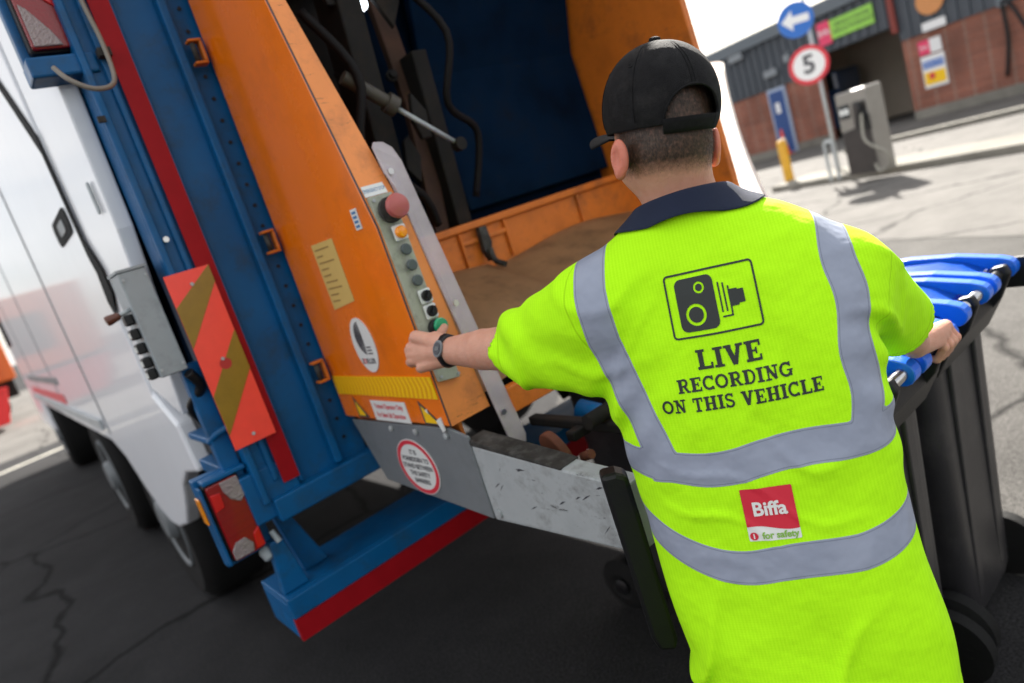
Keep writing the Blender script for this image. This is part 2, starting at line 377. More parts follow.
# ---- brick, cladding, ground, cloth materials built by hand
def newmat(name):
    m = bpy.data.materials.new(name); m.use_nodes = True; return m, m.node_tree.nodes, m.node_tree.links, m.node_tree.nodes['Principled BSDF']
def brick_mat():
    m, N, L, b = newmat('red_brick'); tc = N.new('ShaderNodeTexCoord'); mp = N.new('ShaderNodeMapping')
    mp.inputs['Rotation'].default_value = (rad(90), 0, 0); L.new(tc.outputs['Object'], mp.inputs[0])
    k = N.new('ShaderNodeTexBrick'); k.inputs['Scale'].default_value = 1; k.inputs['Brick Width'].default_value = .225; k.inputs['Row Height'].default_value = .075
    k.inputs['Mortar Size'].default_value = .008; k.inputs['Color1'].default_value = (.30, .095, .055, 1); k.inputs['Color2'].default_value = (.21, .065, .04, 1); k.inputs['Mortar'].default_value = (.28, .2, .16, 1)
    L.new(mp.outputs[0], k.inputs[0]); n = N.new('ShaderNodeTexNoise'); n.inputs['Scale'].default_value = .8; n.inputs['Detail'].default_value = 6; L.new(tc.outputs['Object'], n.inputs[0])
    x = N.new('ShaderNodeMix'); x.data_type = 'RGBA'; x.blend_type = 'MULTIPLY'; x.inputs[0].default_value = .7; L.new(k.outputs[0], x.inputs[6]); 
    r = N.new('ShaderNodeMapRange'); r.inputs[1].default_value = .3; r.inputs[2].default_value = .7; r.inputs[3].default_value = .45; r.inputs[4].default_value = 1.25; L.new(n.outputs[0], r.inputs[0]); L.new(r.outputs[0], x.inputs[7])
    L.new(x.outputs[2], b.inputs['Base Color']); b.inputs['Roughness'].default_value = .85; return m
MT['brick'] = brick_mat()
def asphalt_mat(name, col, crack=True, patch=.35, rough=.9, specks=.5):
    m, N, L, b = newmat(name); tc = N.new('ShaderNodeTexCoord').outputs['Object']
    def noise(s, d=8, r=.65):
        n = N.new('ShaderNodeTexNoise'); n.inputs['Scale'].default_value = s; n.inputs['Detail'].default_value = d; n.inputs['Roughness'].default_value = r; L.new(tc, n.inputs[0]); return n.outputs[0]
    def mr(s, a, c, d, e):
        r = N.new('ShaderNodeMapRange'); r.inputs[1].default_value = a; r.inputs[2].default_value = c; r.inputs[3].default_value = d; r.inputs[4].default_value = e; L.new(s, r.inputs[0]); return r.outputs[0]
    def mul(a, bb):
        x = N.new('ShaderNodeMath'); x.operation = 'MULTIPLY'; L.new(a, x.inputs[0]); L.new(bb, x.inputs[1]); return x.outputs[0]
    big = mr(noise(.35, 6), .3, .7, 1-patch, 1+patch); mid = mr(noise(2.2, 9, .7), .3, .7, .8, 1.2); fine = mr(noise(120, 4, .8), .40, .64, 1-specks, 1+specks*1.5)
    v = mul(mul(big, mid), fine)
    if crack:
        mp = N.new('ShaderNodeMapping'); L.new(tc, mp.inputs[0]); nn = N.new('ShaderNodeTexNoise'); nn.inputs['Scale'].default_value = 1.6; nn.inputs['Detail'].default_value = 8; L.new(tc, nn.inputs[0])
        ad = N.new('ShaderNodeMixRGB'); ad.blend_type = 'ADD'; ad.inputs[0].default_value = .45; L.new(tc, ad.inputs[1]); L.new(nn.outputs[1], ad.inputs[2])
        vo = N.new('ShaderNodeTexVoronoi'); vo.feature = 'DISTANCE_TO_EDGE'; vo.inputs['Scale'].default_value = .42; L.new(ad.outputs[0], vo.inputs[0])
        v = mul(v, mr(vo.outputs[0], .0, .014, .12, 1))
    c = N.new('ShaderNodeMixRGB'); c.blend_type = 'MULTIPLY'; c.inputs[0].default_value = 1; c.inputs[1].default_value = (*col, 1); L.new(v, c.inputs[2])
    L.new(c.outputs[0], b.inputs['Base Color']); b.inputs['Roughness'].default_value = rough; b.inputs['Specular IOR Level'].default_value = .12
    bn = N.new('ShaderNodeBump'); bn.inputs['Strength'].default_value = .5; bn.inputs['Distance'].default_value = .008; L.new(noise(110, 3), bn.inputs['Height']); L.new(bn.outputs[0], b.inputs['Normal']); return m
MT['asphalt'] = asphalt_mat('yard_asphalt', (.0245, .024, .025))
MT['concrete'] = asphalt_mat('yard_concrete', (.118, .112, .105), True, .18, .9, .12)
MT['kerb'] = asphalt_mat('kerb_concrete', (.20, .19, .165), False, .2, .9, .1)
MT['paintline'] = asphalt_mat('worn_road_paint', (.5, .48, .42), False, .2, .8, .3)
MT['cladding'] = mat('dark_grey_cladding', (.055, .065, .08), .5, var=.08, vscale=1)
MT['cladding_lt'] = mat('grey_trim', (.12, .14, .16), .5)
MT['render_in'] = mat('dull_cream_wall', (.62, .54, .44), .8, var=.08, vscale=1)
MT['dark_in'] = mat('dark_interior', (.16, .15, .14), .8)
MT['door_blue'] = mat('blue_door_paint', (.015, .06, .22), .4)
MT['door_frame'] = mat('pale_door_frame', (.35, .42, .55), .5)
MT['sign_green'] = mat('sign_green', (.30, .62, .08), .4)
MT['sign_pink'] = mat('sign_crimson', (.75, .05, .14), .4)
MT['sign_blue'] = mat('sign_blue', (.01, .13, .50), .3)
MT['sign_white'] = mat('sign_white', (.78, .78, .78), .35)
MT['bollard'] = mat('yellow_bollard_paint', (.62, .33, .015), .45, var=.1)
MT['pumpgrey'] = mat('pump_painted_steel', (.24, .225, .20), .45, var=.08, dirt=(.08, .07, .06), dscale=2, damt=.6)
MT['pumpdark'] = mat('pump_grimy_panel', (.03, .024, .022), .5, var=.3, vscale=3)
MT['orange_far'] = mat('orange_lorry_paint', (.55, .12, .01), .4)
MT['red_far'] = mat('red_lorry_paint', (.70, .02, .02), .35)
MT['cone'] = mat('cone_orange', (.80, .08, .02), .4)

# ------------------------------------------------------------ ground
bm = bmesh.new()
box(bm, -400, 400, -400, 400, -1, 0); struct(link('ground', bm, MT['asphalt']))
bm = bmesh.new()   # pale concrete yard beyond the joint
u = Vector((.44, .9, 0)).normalized(); a = Vector((6.75, 1.95, 0)); p0 = a-u*60; p1 = a+u*34
pts = [(p0.x, p0.y), (p1.x+.0, p1.y), (70, 60), (70, -60)]
prism(bm, pts, ID, -.02, .006); struct(link('concrete_yard', bm, MT['concrete']))
bm = bmesh.new()
prism(bm, [(-30, 13.5), (8, 14.8), (8, 40), (-30, 60)], ID, -.02, .004); struct(link('concrete_road', bm, MT['concrete']))
MT['sunlit_asphalt'] = asphalt_mat('asphalt_in_sunlit_tone', (.072, .069, .065))  # same asphalt as the ground, lightened so its colour carries the sunlight
bm = bmesh.new(); prism(bm, [(2.5, -60), (70, -60), (70, 60), (2.5, 3.4), (2.3, 1.2), (1.9, .2), (1.6, -1.0)], ID, -.02, .002); struct(link('sunlit_asphalt_sheet', bm, MT['sunlit_asphalt']))
# pump island and kerbs
def strip(bm, P, Q, w_, z0, z1):
    P = Vector((*P, 0)); Q = Vector((*Q, 0)); d = (Q-P).normalized(); n = Vector((-d.y, d.x, 0))*w_
    prism(bm, [(P.x, P.y), (Q.x, Q.y), (Q.x+n.x, Q.y+n.y), (P.x+n.x, P.y+n.y)], ID, z0, z1)
bm = bmesh.new(); strip(bm, (10.75, 0.2), (13.9, 8.1), -1.1, 0, .13); struct(link('pump_island_kerb', bm, MT['kerb'], bevel=.02))
bm = bmesh.new(); strip(bm, (17.9, 3.2), (19.4, 9.0), -.35, 0, .13); struct(link('forecourt_kerb', bm, MT['kerb'], bevel=.02))
bm = bmesh.new(); strip(bm, (-2.5, 12.6), (9, 15.1), .12, .0, .008); struct(link('painted_line', bm, MT['paintline']))

# ------------------------------------------------------------ depot building behind
FD = Vector((.2, .98, 0)).normalized(); FN = Vector((-FD.y, FD.x, 0)); FO = Vector((25.5, 10, 0))   # facade line, normal faces the yard
def fac(s, z, off=0): return tuple(FO+FD*s+FN*off+Vector((0, 0, z)))
def fpx(x, y, off=0):
    d = ray(x, y); P0 = FO+FN*off; t = (P0-CP).dot(FN)/d.dot(FN); p = CP+d*t; return (p-FO).dot(FD), p.z
bld = thing('depot_building', 'brick and dark grey clad depot building with an open vehicle bay across the yard', 'building')
def fparent(name, fn, m, par=bld, **k):
    b = bmesh.new(); fn(b); return link(name, b, m, par, **k)
g0, _ = fpx(828, 120); g1, _ = fpx(905, 60); _, gtop = fpx(890, 28); _, brk = fpx(980, 14); _, brkL = fpx(740, 100); _, rf = fpx(712, 60)
brk = (brk+brkL)/2
print('FACADE', g0, g1, gtop, brk, rf)
RF = max(rf, gtop+1.2); s0, s1 = 60, -40
def wallfn(b):
    rect(b, s0, g0, 0, brk, fac, 0, -.3); rect(b, g1, s1, 0, brk, fac, .0, -.3)
wo = fparent('brick_wall', wallfn, MT['brick'])
def clad(b):
    rect(b, s0, s1, max(gtop, brk), RF, fac, .04, -.3)
    if gtop > brk: rect(b, s0, g0, brk, gtop, fac, .04, -.3); rect(b, g1, s1, brk, gtop, fac, .04, -.3)
    n = int((s0-s1)/.35)
    for i in range(n):
        s = s1+i*.35
        lo = brk if (s > g0 or s < g1-.2) else gtop
        rect(b, s, s+.14, lo+.02, RF-.05, fac, .04, .09)
fparent('cladding', clad, MT['cladding'])
fparent('roof', lambda b: (rect(b, s0, s1, RF, RF+.25, fac, .15, -20), rect(b, s0, s1, RF-.12, RF, fac, .2, .1)), MT['cladding_lt'])
dps = fpx(894, 10)[0]
fparent('downpipe', lambda b: rect(b, dps-.09, dps+.09, brk+.3, RF, fac, .1, .2), mat('rust_red_pipe', (.2, .03, .02), .5))
def bay(b):
    rect(b, g0+8, g1-6, .02, RF-.3, fac, -6, -6.2); rect(b, g1-1.5, g1-1.7, .02, RF-.3, fac, -.31, -12); rect(b, g0+3, g0+3.2, .02, RF-.3, fac, -.31, -12)
    rect(b, g1-1.4, g0+2.9, .02, 1.8, fac, -5.6, -5.8)
fparent('bay_wall', bay, MT['render_in'])
fparent('bay_ceiling', lambda b: rect(b, g0+8, g1-6, RF-.25, RF-.05, fac, -.31, -12.2), MT['dark_in'])
fparent('bay_floor', lambda b: rect(b, g0, g1, .0, .015, fac, -.0, -11.9), MT['dark_in'])
# things inside the bay, hung and stood
def q4(px, off): return [fpx(x, y, off) for x, y in px]
def fsign(name, px, off, m, label, cat, extra=None, par=None):
    b = bmesh.new(); pp = q4(px, off)
    us = [p[0] for p in pp]; zs = [p[1] for p in pp]
    u0, u1, z0, z1 = (us[0]+us[3])/2, (us[1]+us[2])/2, (zs[2]+zs[3])/2, (zs[0]+zs[1])/2
    rect(b, u0, u1, z0, z1, fac, off-.03, off)
    if extra: extra(b, u0, u1, z0, z1, off)
    ms = m if isinstance(m, list) else [m]
    o = link(name, b, ms, par, autos=False)
    if label: tag(o, label, cat)
    return o
def mapf(b, lines, u0, u1, z0, z1, off, mi, frac=.6):
    H = (z1-z0); n = len(lines); mp = lambda u, v, o: fac(u, v, o)
    for i, s in enumerate(lines):
        cz = z1-H*(i+.5)/n; sz = H/n*frac*1.3
        mm = lambda u, v, o: fac((u0+u1)/2-(u-(u0+u1)/2)*(-1)*-1, v, o)
        text_into(b, s, sz, lambda u, v, o: fac((u0+u1)/2-u, v, o), off, 0, cz, mi=mi, sx=min(1, abs(u1-u0)*.9/(len(s)*sz*.55)))
def ex_green(b, u0, u1, z0, z1, off):
    rect(b, u0, u0+(u1-u0)*.24, z0-.1, z1+.05, fac, off, off+.01, 1)
    mapf(b, ['SERVICE CENTRE', 'VEHICLE WORKSHOP'], u0+(u1-u0)*.28, u1, z0+.1, z1-.1, off+.012, 2, .7)
    text_into(b, 'Biffa', abs(z1-z0)*.45, lambda u, v, o: fac(u0+(u1-u0)*.12-u, v, o), off+.014, 0, (z0+z1)/2, mi=3)
fsign('banner_sign', [(816, 27), (871, 2), (874, 22), (820, 45)], .14, [MT['sign_green'], MT['sign_pink'], MT['ink'], MT['sign_white']], 'lime green and crimson fascia sign above the open vehicle bay', 'sign', ex_green)
def ex_w1(b, u0, u1, z0, z1, off):
    rect(b, u0, u0+(u1-u0)*.5, z0, z1, fac, off, off+.01, 1); text_into(b, 'Biffa', abs(z1-z0)*.35, lambda u, v, o: fac(u0+(u1-u0)*.25-u, v, o), off+.014, 0, (z0+z1)/2, mi=0)
fsign('brand_sign', [(917, 42), (940, 36), (942, 50), (920, 56)], .04, [MT['sign_white'], MT['sign_pink']], 'small white sign with a red block, topmost on the brick wall right of the bay', 'sign', ex_w1)
def ex_w2(b, u0, u1, z0, z1, off):
    H = z1-z0
    rect(b, u0+(u1-u0)*.06, u1-(u1-u0)*.06, z0+H*.62, z0+H*.84, fac, off, off+.01, 1); rect(b, u0+(u1-u0)*.06, u1-(u1-u0)*.06, z0+H*.1, z0+H*.5, fac, off, off+.01, 2)
    prism(b, circ(u0+(u1-u0)*.38, z0+H*.36, H*.1), fac, off+.01, off+.02, 3)
    text_into(b, 'OPENING HOURS', H*.13, lambda u, v, o: fac((u0+u1)/2-u, v, o), off+.014, 0, z0+H*.73, mi=0, sx=.6)
fsign('notice_board', [(920, 57), (944, 52), (949, 83), (926, 89)], .04, [MT['sign_white'], MT['sign_blue'], MT['yellow'], MT['ink_red']], 'white notice board with blue and yellow panels under the small red sign', 'sign', ex_w2)
def ex_l(b, u0, u1, z0, z1, off): pass
lb = bmesh.new(); cu, cz = fpx(930, 3, .12); prism(lb, circ(cu, cz+.1, .42), fac, .1, .14); rect(lb, cu+.35, cu-.35, cz-.75, cz-.5, fac, .1, .14, 1)
tag(link('round_emblem_sign', lb, [mat('emblem_orange', (.6, .25, .08), .4), MT['sign_white']]), 'round orange emblem with white lettering strip high on the cladding', 'sign')
# blue door
du0, dz1 = fpx(768, 91); du1, _ = fpx(786, 88); 
dr = thing('entrance_door', 'blue door in a pale frame in the brick wall left of the vehicle bay', 'door')
bd = bmesh.new(); rect(bd, du0, du1, .02, dz1, fac, .03, .1); link('door_frame', bd, MT['door_frame'], dr)
bd = bmesh.new(); wdt = du1-du0; rect(bd, du0+wdt*.12, du1-wdt*.12, .06, dz1-.12, fac, .1, .13); dl = link('door_leaf', bd, MT['door_blue'], dr)
bd = bmesh.new(); rect(bd, du0+wdt*.35, du0+wdt*.6, dz1-.95, dz1-.55, fac, .131, .14); link('door_notice', bd, MT['sign_white'], dr)
MT['lampgrey'] = mat('lamp_casing', (.22, .24, .26), .4)
# floodlights on cladding
for i, (x, y, lab) in enumerate([(772, 73, 'small pale lamp on the grey cladding above the blue door'), (788, 58, 'pale bluish lamp on the cladding just left of the speed limit sign'), (737, 58, 'pale roof light near the left end of the clad building')]):
    b = bmesh.new(); cu, cz = fpx(x, y, .1); rect(b, cu-(.3, .12, .34)[i], cu+(.3, .12, .34)[i], cz-.13, cz+.13, fac, .09, .25); rect(b, cu-.04, cu+.04, cz-.05, cz+.25, fac, .04, .09)
    tag(link('flood_lamp', b, MT['lampgrey'], bevel=.02), lab, 'lamp', 'lamps on the depot cladding')
# traffic cone by the door
cs, _ = fpx(800, 150)
cn = thing('traffic_cone', 'red and white traffic cone on the ground beside the blue door', 'traffic cone')
cc = Vector(fac(fpx(801, 152)[0], 0, .8))
b = bmesh.new(); box(b, cc.x-.22, cc.x+.22, cc.y-.22, cc.y+.22, .0, .04); lathe(b, [(.17, .04), (.11, .4)], cc, (0, 0, 1)); link('cone_body', b, MT['cone'], cn)
b = bmesh.new(); lathe(b, [(.115, .4), (.07, .68)], cc, (0, 0, 1)); link('white_band', b, MT['sign_white'], cn)
b = bmesh.new(); lathe(b, [(.07, .68), (.035, .98), (.02, 1.0)], cc, (0, 0, 1)); link('cone_tip', b, MT['cone'], cn)
hz0 = fpx(1012, 95); hz1 = fpx(1010, 40)
whs = thing('wall_hose', 'dark hose hanging on a bracket on the brick wall at the far right', 'hose')
b = bmesh.new(); tube(b, smoothpath([fac(hz0[0], .6, .08), fac(hz1[0], 1.6, .08), fac(hz1[0], 2.6, .1), fac(hz1[0]-.25, 2.4, .14), fac(hz1[0]-.6, 1.6, .16), fac(hz1[0]-1.0, 1.3, .12)]), .05); link('hose_loop', b, MT['black'], whs)
b = bmesh.new(); rect(b, hz1[0]-.15, hz1[0]+.15, 2.5, 2.75, fac, .003, .12); link('bracket', b, MT['cladding_lt'], whs)
gt = fparent('gutter', lambda b: rect(b, s0, s1, RF-.2, RF-.05, fac, .1, .25), MT['cladding_lt'])
for k_, s_ in enumerate((g0+4.5, g0+9.5, g1-7.0)):
    fparent('downpipe', lambda b: tube(b, [fac(s_, .1, .12), fac(s_, RF-.2, .12)], .05), MT['cladding_lt'])
fparent('plinth', lambda b: (rect(b, g0+.02, s0, 0, .3, fac, .003, .04), rect(b, s1, g1-.02, 0, .3, fac, .003, .04)), MT['kerb'])
# items in the bay
ip = Vector(fac(fpx(916, 88)[0], 0, -4)); b = bmesh.new(); box(b, ip.x-.6, ip.x+.6, ip.y-.5, ip.y+.5, .02, 1.1); box(b, ip.x-.5, ip.x+.5, ip.y-.4, ip.y+.4, 1.12, 1.4)
tag(link('tool_cabinet', b, MT['black'], bevel=.03), 'black cabinet standing inside the vehicle bay at its right side', 'cabinet')
ip = Vector(fac(fpx(842, 130, -3)[0], 0, -3)); b = bmesh.new(); box(b, ip.x-1.3, ip.x+1.3, ip.y-.8, ip.y+.8, .3, 1.7); box(b, ip.x-1.2, ip.x+.9, ip.y-.75, ip.y+.75, 1.7, 2.5)
van = thing('parked_van', 'dark blue and grey van parked inside the bay behind the fuel pump', 'van')
link('body', b, mat('van_blue_grey', (.03, .07, .16), .3, coat=.3), van, bevel=.12)
for sx in (-.85, .85):
    for sy in (-.8, .8):
        b = bmesh.new(); lathe(b, [(.2, -.1), (.33, -.1), (.33, .1), (.2, .1)], (ip.x+sx, ip.y+sy, .34), (0, 1, 0), 20); link('wheel', b, MT['rubber'], van)
b = bmesh.new(); box(b, ip.x-1.215, ip.x-1.2, ip.y-.6, ip.y+.6, 1.8, 2.4); link('windscreen', b, MT['glassdark'], van)

# fuel pump
pu = thing('fuel_pump', 'grey fuel pump with dark lower panels and a hose on the kerbed island', 'fuel pump')
d_ = ray(866, 176); pc = CP+d_*((.13-CAM_H)/d_.z)+Vector((.15,.07,0)); pd = Vector((.37, .93, 0)).normalized(); pn = Vector((-pd.y, pd.x, 0))
def pmp(u, v, o): return tuple(pc+pd*u*.66+pn*o*.8+Vector((0, 0, v*.82)))   # o>0 faces the yard
b = bmesh.new(); rect(b, -.5, .5, 0, 1.75, pmp, -.45, .0); link('housing', b, MT['pumpgrey'], pu, bevel=.03)
b = bmesh.new(); prism(b, [(-.48, .04), (.46, .04), (.44, .95), (.0, 1.0), (-.05, 1.5), (-.46, 1.5)], pmp, .003, .03); link('lower_panel', b, MT['pumpdark'], pu, bevel=.01)
b = bmesh.new(); prism(b, [(-.12, .95), (-.5, .9), (-.5, 1.2), (-.32, 1.45), (-.2, 1.3)], pmp, .003, .08); link('nozzle_boot', b, MT['black'], pu, bevel=.01)
b = bmesh.new(); rect(b, .08, .42, 1.22, 1.5, pmp, .004, .02); link('display', b, MT['glassdark'], pu)
b = bmesh.new(); rect(b, .1, .24, 1.3, 1.42, pmp, .022, .026); rect(b, .27, .39, 1.3, 1.42, pmp, .022, .026); link('price_readout', b, MT['label'], pu)
b = bmesh.new(); tube(b, smoothpath([pmp(-.4, 1.25, .12), pmp(-.55, .8, .3), pmp(-.75, .6, .3), pmp(-1.0, .42, .2), pmp(-.98, .15, .15), pmp(-.6, .05, .1), pmp(-.45, .2, .05)]), .022); link('hose', b, mat('pale_hose', (.25, .24, .2), .5), pu)
b = bmesh.new(); tube(b, [pmp(-.33, 1.1, .12), pmp(-.4, 1.4, .14), pmp(-.3, 1.5, .14)], [.035, .03, .02]); link('nozzle', b, MT['black'], pu)
hp = thing('hoop_barrier', 'low grey tubular hoop on the island left of the fuel pump', 'barrier')
b = bmesh.new(); tube(b, smoothpath([pmp(.75, 0, .1), pmp(.75, .7, .1), pmp(.8, .85, .1), pmp(1.0, .85, .1), pmp(1.05, .7, .1), pmp(1.05, 0, .1)]), .03); link('hoop', b, MT['galv'], hp)
# bollard
bo = thing('bollard', 'yellow steel bollard at the left end of the kerbed island', 'bollard')
b = bmesh.new(); d_ = ray(791, 186); bc = CP+d_*((.0-CAM_H)/d_.z); lathe(b, [(.1, 0), (.1, .95), (.09, .99), (.05, 1.02)], bc, (0, 0, 1), 24); link('post', b, MT['bollard'], bo, autos=True)
b = bmesh.new(); lathe(b, [(.16, 0), (.16, .03)], bc, (0, 0, 1), 24); link('base_plate', b, MT['kerb'], bo)
# sign post
sp = thing('road_sign_post', 'grey post with a blue arrow roundel above a red ringed 5 limit sign', 'road sign')
sb = Vector((14.2, 6.75, .0)); b = bmesh.new(); tube(b, [sb, sb+Vector((0, 0, 3.75))], .035); link('post', b, MT['galv'], sp)
sn = (CP-sb); sn.z = 0; sn.normalize(); su = Vector((-sn.y, sn.x, 0))
def spx(x, y):
    d = ray(x, y); P0 = sb+sn*.05; t = (P0-CP).dot(sn)/d.dot(sn); p = CP+d*t; return (p-sb).dot(su), p.z
smp = lambda u, v, o: tuple(sb+su*u+sn*(.05+o)+Vector((0, 0, v)))
u5, z5 = spx(809, 65); ub, zb = spx(795.5, 20)
b = bmesh.new(); prism(b, circ(u5, z5, .37, 48), smp, 0, .02); o5 = link('speed_limit_sign', b, MT['ink_red'], sp)
b = bmesh.new(); prism(b, circ(u5, z5, .29, 48), smp, .021, .025); link('white_disc', b, MT['sign_white'], o5)
b = bmesh.new(); text_into(b, '5', .48, smp, .03, u5, z5, bold=.012); link('numeral', b, MT['ink'], o5)
b = bmesh.new(); prism(b, circ(ub, zb, .33, 48), smp, 0, .02); ob = link('arrow_sign', b, MT['sign_blue'], sp)
def arrow(R_):
    P = [(-.26, 0), (-.06, .19), (-.06, .07), (.24, .07), (.24, -.07), (-.06, -.07), (-.06, -.19)]; c, s = math.cos(R_), math.sin(R_)
    return [(ub+x*c-y*s, zb+x*s+y*c) for x, y in P]
b = bmesh.new(); prism(b, arrow(rad(-4)), smp, .021, .026); link('arrow', b, MT['sign_white'], ob)

# distant orange lorry and neighbours on the left
lo = thing('orange_lorry', 'orange tipper lorry parked far off beyond the white truck', 'lorry')
lx, ly = -1.2, 24.0
b = bmesh.new(); box(b, lx-1.1, lx+1.9, ly, ly+2.4, 1.1, 3.3); link('tipper_body', b, MT['orange_far'], lo, bevel=.05)
b = bmesh.new()
for i in range(4): box(b, lx-1.0+i*.8, lx-.85+i*.8, ly-.08, ly+.003, 1.15, 3.25)
link('rib', b, MT['orange_far'], lo)
b = bmesh.new(); box(b, lx-1.0, lx+1.8, ly+.3, ly+2.1, .6, 1.08); link('chassis', b, MT['black_greasy'], lo)
b = bmesh.new(); box(b, lx+.1, lx+1.5, ly-.12, ly-.09, 1.6, 2.7); link('tarpaulin_gear', b, MT['black'], lo)
for x in (-.6, 1.0):
    b = bmesh.new(); lathe(b, [(.25, -.15), (.5, -.15), (.5, .15), (.25, .15)], (lx+x, ly+.2, .5), (0, 1, 0), 24); link('wheel', b, MT['rubber'], lo)
sk = thing('red_skip', 'red steel skip on the ground in front of the far orange lorry', 'skip')
b = bmesh.new(); prism(b, [(-.4, .15), (1.3, .15), (1.55, 1.0), (-.7, 1.0)], lambda u, v, o: (lx+u, ly-3+o, v), 0, 1.4); link('skip_body', b, MT['red_far'], sk, bevel=.03)
b = bmesh.new(); box(b, lx-.7, lx+1.55, ly-3.06, ly-2.99, .95, 1.03); link('rim', b, MT['red_far'], sk)
# low shed along the yard edge, seen reflected in the truck's paint
sh = thing('brick_shed', 'long low brick shed with a pale roof far to the left across the yard', 'building')
b = bmesh.new(); box(b, -30, -22, -6, 40, 0, 2.3); link('wall', b, MT['brick'], sh)
for y_ in range(-3, 38, 5):
    b = bmesh.new(); box(b, -22.0, -21.95, y_, y_+(2.6 if y_ % 2 else 1.2), (.9 if y_ % 2 else .02), 1.9); link('window' if y_ % 2 else 'door', b, MT['glassdark'] if y_ % 2 else MT['door_blue'], sh)
b = bmesh.new(); box(b, -30.3, -21.7, -6.3, 40.3, 2.3, 2.5); link('roof', b, MT['cladding_lt'], sh)
# ------------------------------------------------------------ the refuse truck
TR = thing('refuse_truck', 'white, blue and orange refuse truck with its rear hopper open', 'refuse truck')
XS, XP, YF, XC = .40, .78, 2.0, 2.30         # body side, orange panel, blue frame plane, right cheek
rear = lambda u, v, o: (u, YF-o, v)            # faces the viewer (-Y)
side = lambda u, v, o: (XP-o, u, v)            # orange side panel plane, u is Y
body = lambda u, v, o: (XS-o, u, v)
def yprof(z):
    z = max(z, .6)
    if z < 1.585: return 1.396+.017*(z-1.085)/.5
    return 1.413+.138*(z-1.585)/.565
slant = lambda u, v, o: (u, yprof(v)-o, v)
EACH = {'side_guard', 'step_bracket', 'bolt_hole', 'cable_clip', 'edge_chip', 'frame_bolt', 'board_screw', 'cap_screw', 'lever_block', 'lever_label', 'guard_bolt', 'panel_screw', 'skirt_bolt', 'axle', 'packer_arm', 'handle_bracket', 'moulded_rib', 'lift_link', 'coupling', 'hydraulic_hose', 'wheel_nut', 'chassis', 'frame_stay'}
def part(name, fn, m, par=TR, **k):
    b = bmesh.new(); fn(b); return (link_each if name in EACH else link)(name, b, m, par, **k)
# --- white body, forward of the frame
def wb(b):
    pr = [(2.40, 1.03), (2.62, 1.0), (2.80, .92), (2.95, .80), (3.1, .70), (3.35, .635), (3.5, .63), (3.65, .66), (3.85, .74), (4.1, .90), (4.4, .97), (10.4, 1.0), (10.4, 3.45), (2.62, 3.45), (2.62, 1.3), (2.42, 1.2)]
    prism(b, pr, body, 0, -.06)
part('body_side', wb, MT['white'], bevel=.012)
part('body_shell', lambda b: box(b, XS+.26, 2.75, 2.55, 10.3, 1.05, 3.40), MT['white'])
part('right_body_side', lambda b: box(b, 2.76, 2.90, 2.5, 10.3, 1.0, 3.45), MT['white'])
def wb2(b):     # the tailgate's white cover panel, behind the black seam
    prism(b, [(2.585, 1.32), (2.585, 1.54), (2.60, 3.4), (2.05, 3.4), (2.05, 2.4), (2.10, 1.8), (2.22, 1.4), (2.28, 1.24)], body, -.005, -.05)
part('tailgate_cover', wb2, MT['white'], bevel=.006)
part('seam', lambda b: prism(b, [(2.60, 1.58), (2.50, 1.66), (2.50, 1.74), (2.60, 1.86), (2.62, 2.2), (3.02, 2.62), (3.06, 2.6), (2.66, 2.15), (2.64, 1.8), (2.61, 1.74), (2.64, 1.64)], body, .002, .005), MT['rubber'])
part('seam_gap', lambda b: rect(b, 2.586, 2.619, 1.34, 3.4, body, -.05, -.06), MT['black'])
lh = part('locker_handle', lambda b: prism(b, rrect(2.72, 3.12, 1.90, 1.99, .035), body, .002, .005), MT['rubber'])
part('latch', lambda b: prism(b, rrect(2.82, 2.98, 1.92, 1.965, .018), body, .0052, .008), MT['steel_grey'], lh, bevel=.004)
part('badge', lambda b: prism(b, rrect(2.17, 2.20, 1.86, 1.95, .012), body, .0, .004), MT['grey_box'])
for k, y in enumerate((4.3, 6.6, 9.0)):
    part('panel_joint', lambda b: rect(b, y, y+.02, 1.02, 3.43, body, .001, .004), MT['steel_grey'])
part('body_rail', lambda b: rect(b, 4.45, 10.38, 1.04, 1.10, body, .003, .02), MT['galv'], bevel=.004)
part('body_rail', lambda b: rect(b, 2.66, 10.38, 3.30, 3.36, body, .003, .02), MT['galv'], bevel=.004)
# graphics stripes on the far body side
for k, (z0, z1, m) in enumerate([(1.12, 1.2, 'ink_red'), (1.28, 1.34, 'steel_grey')]):
    part('side_stripe', lambda b: rect(b, 6.2, 10.3, z0, z1, body, .002, .005), MT[m])
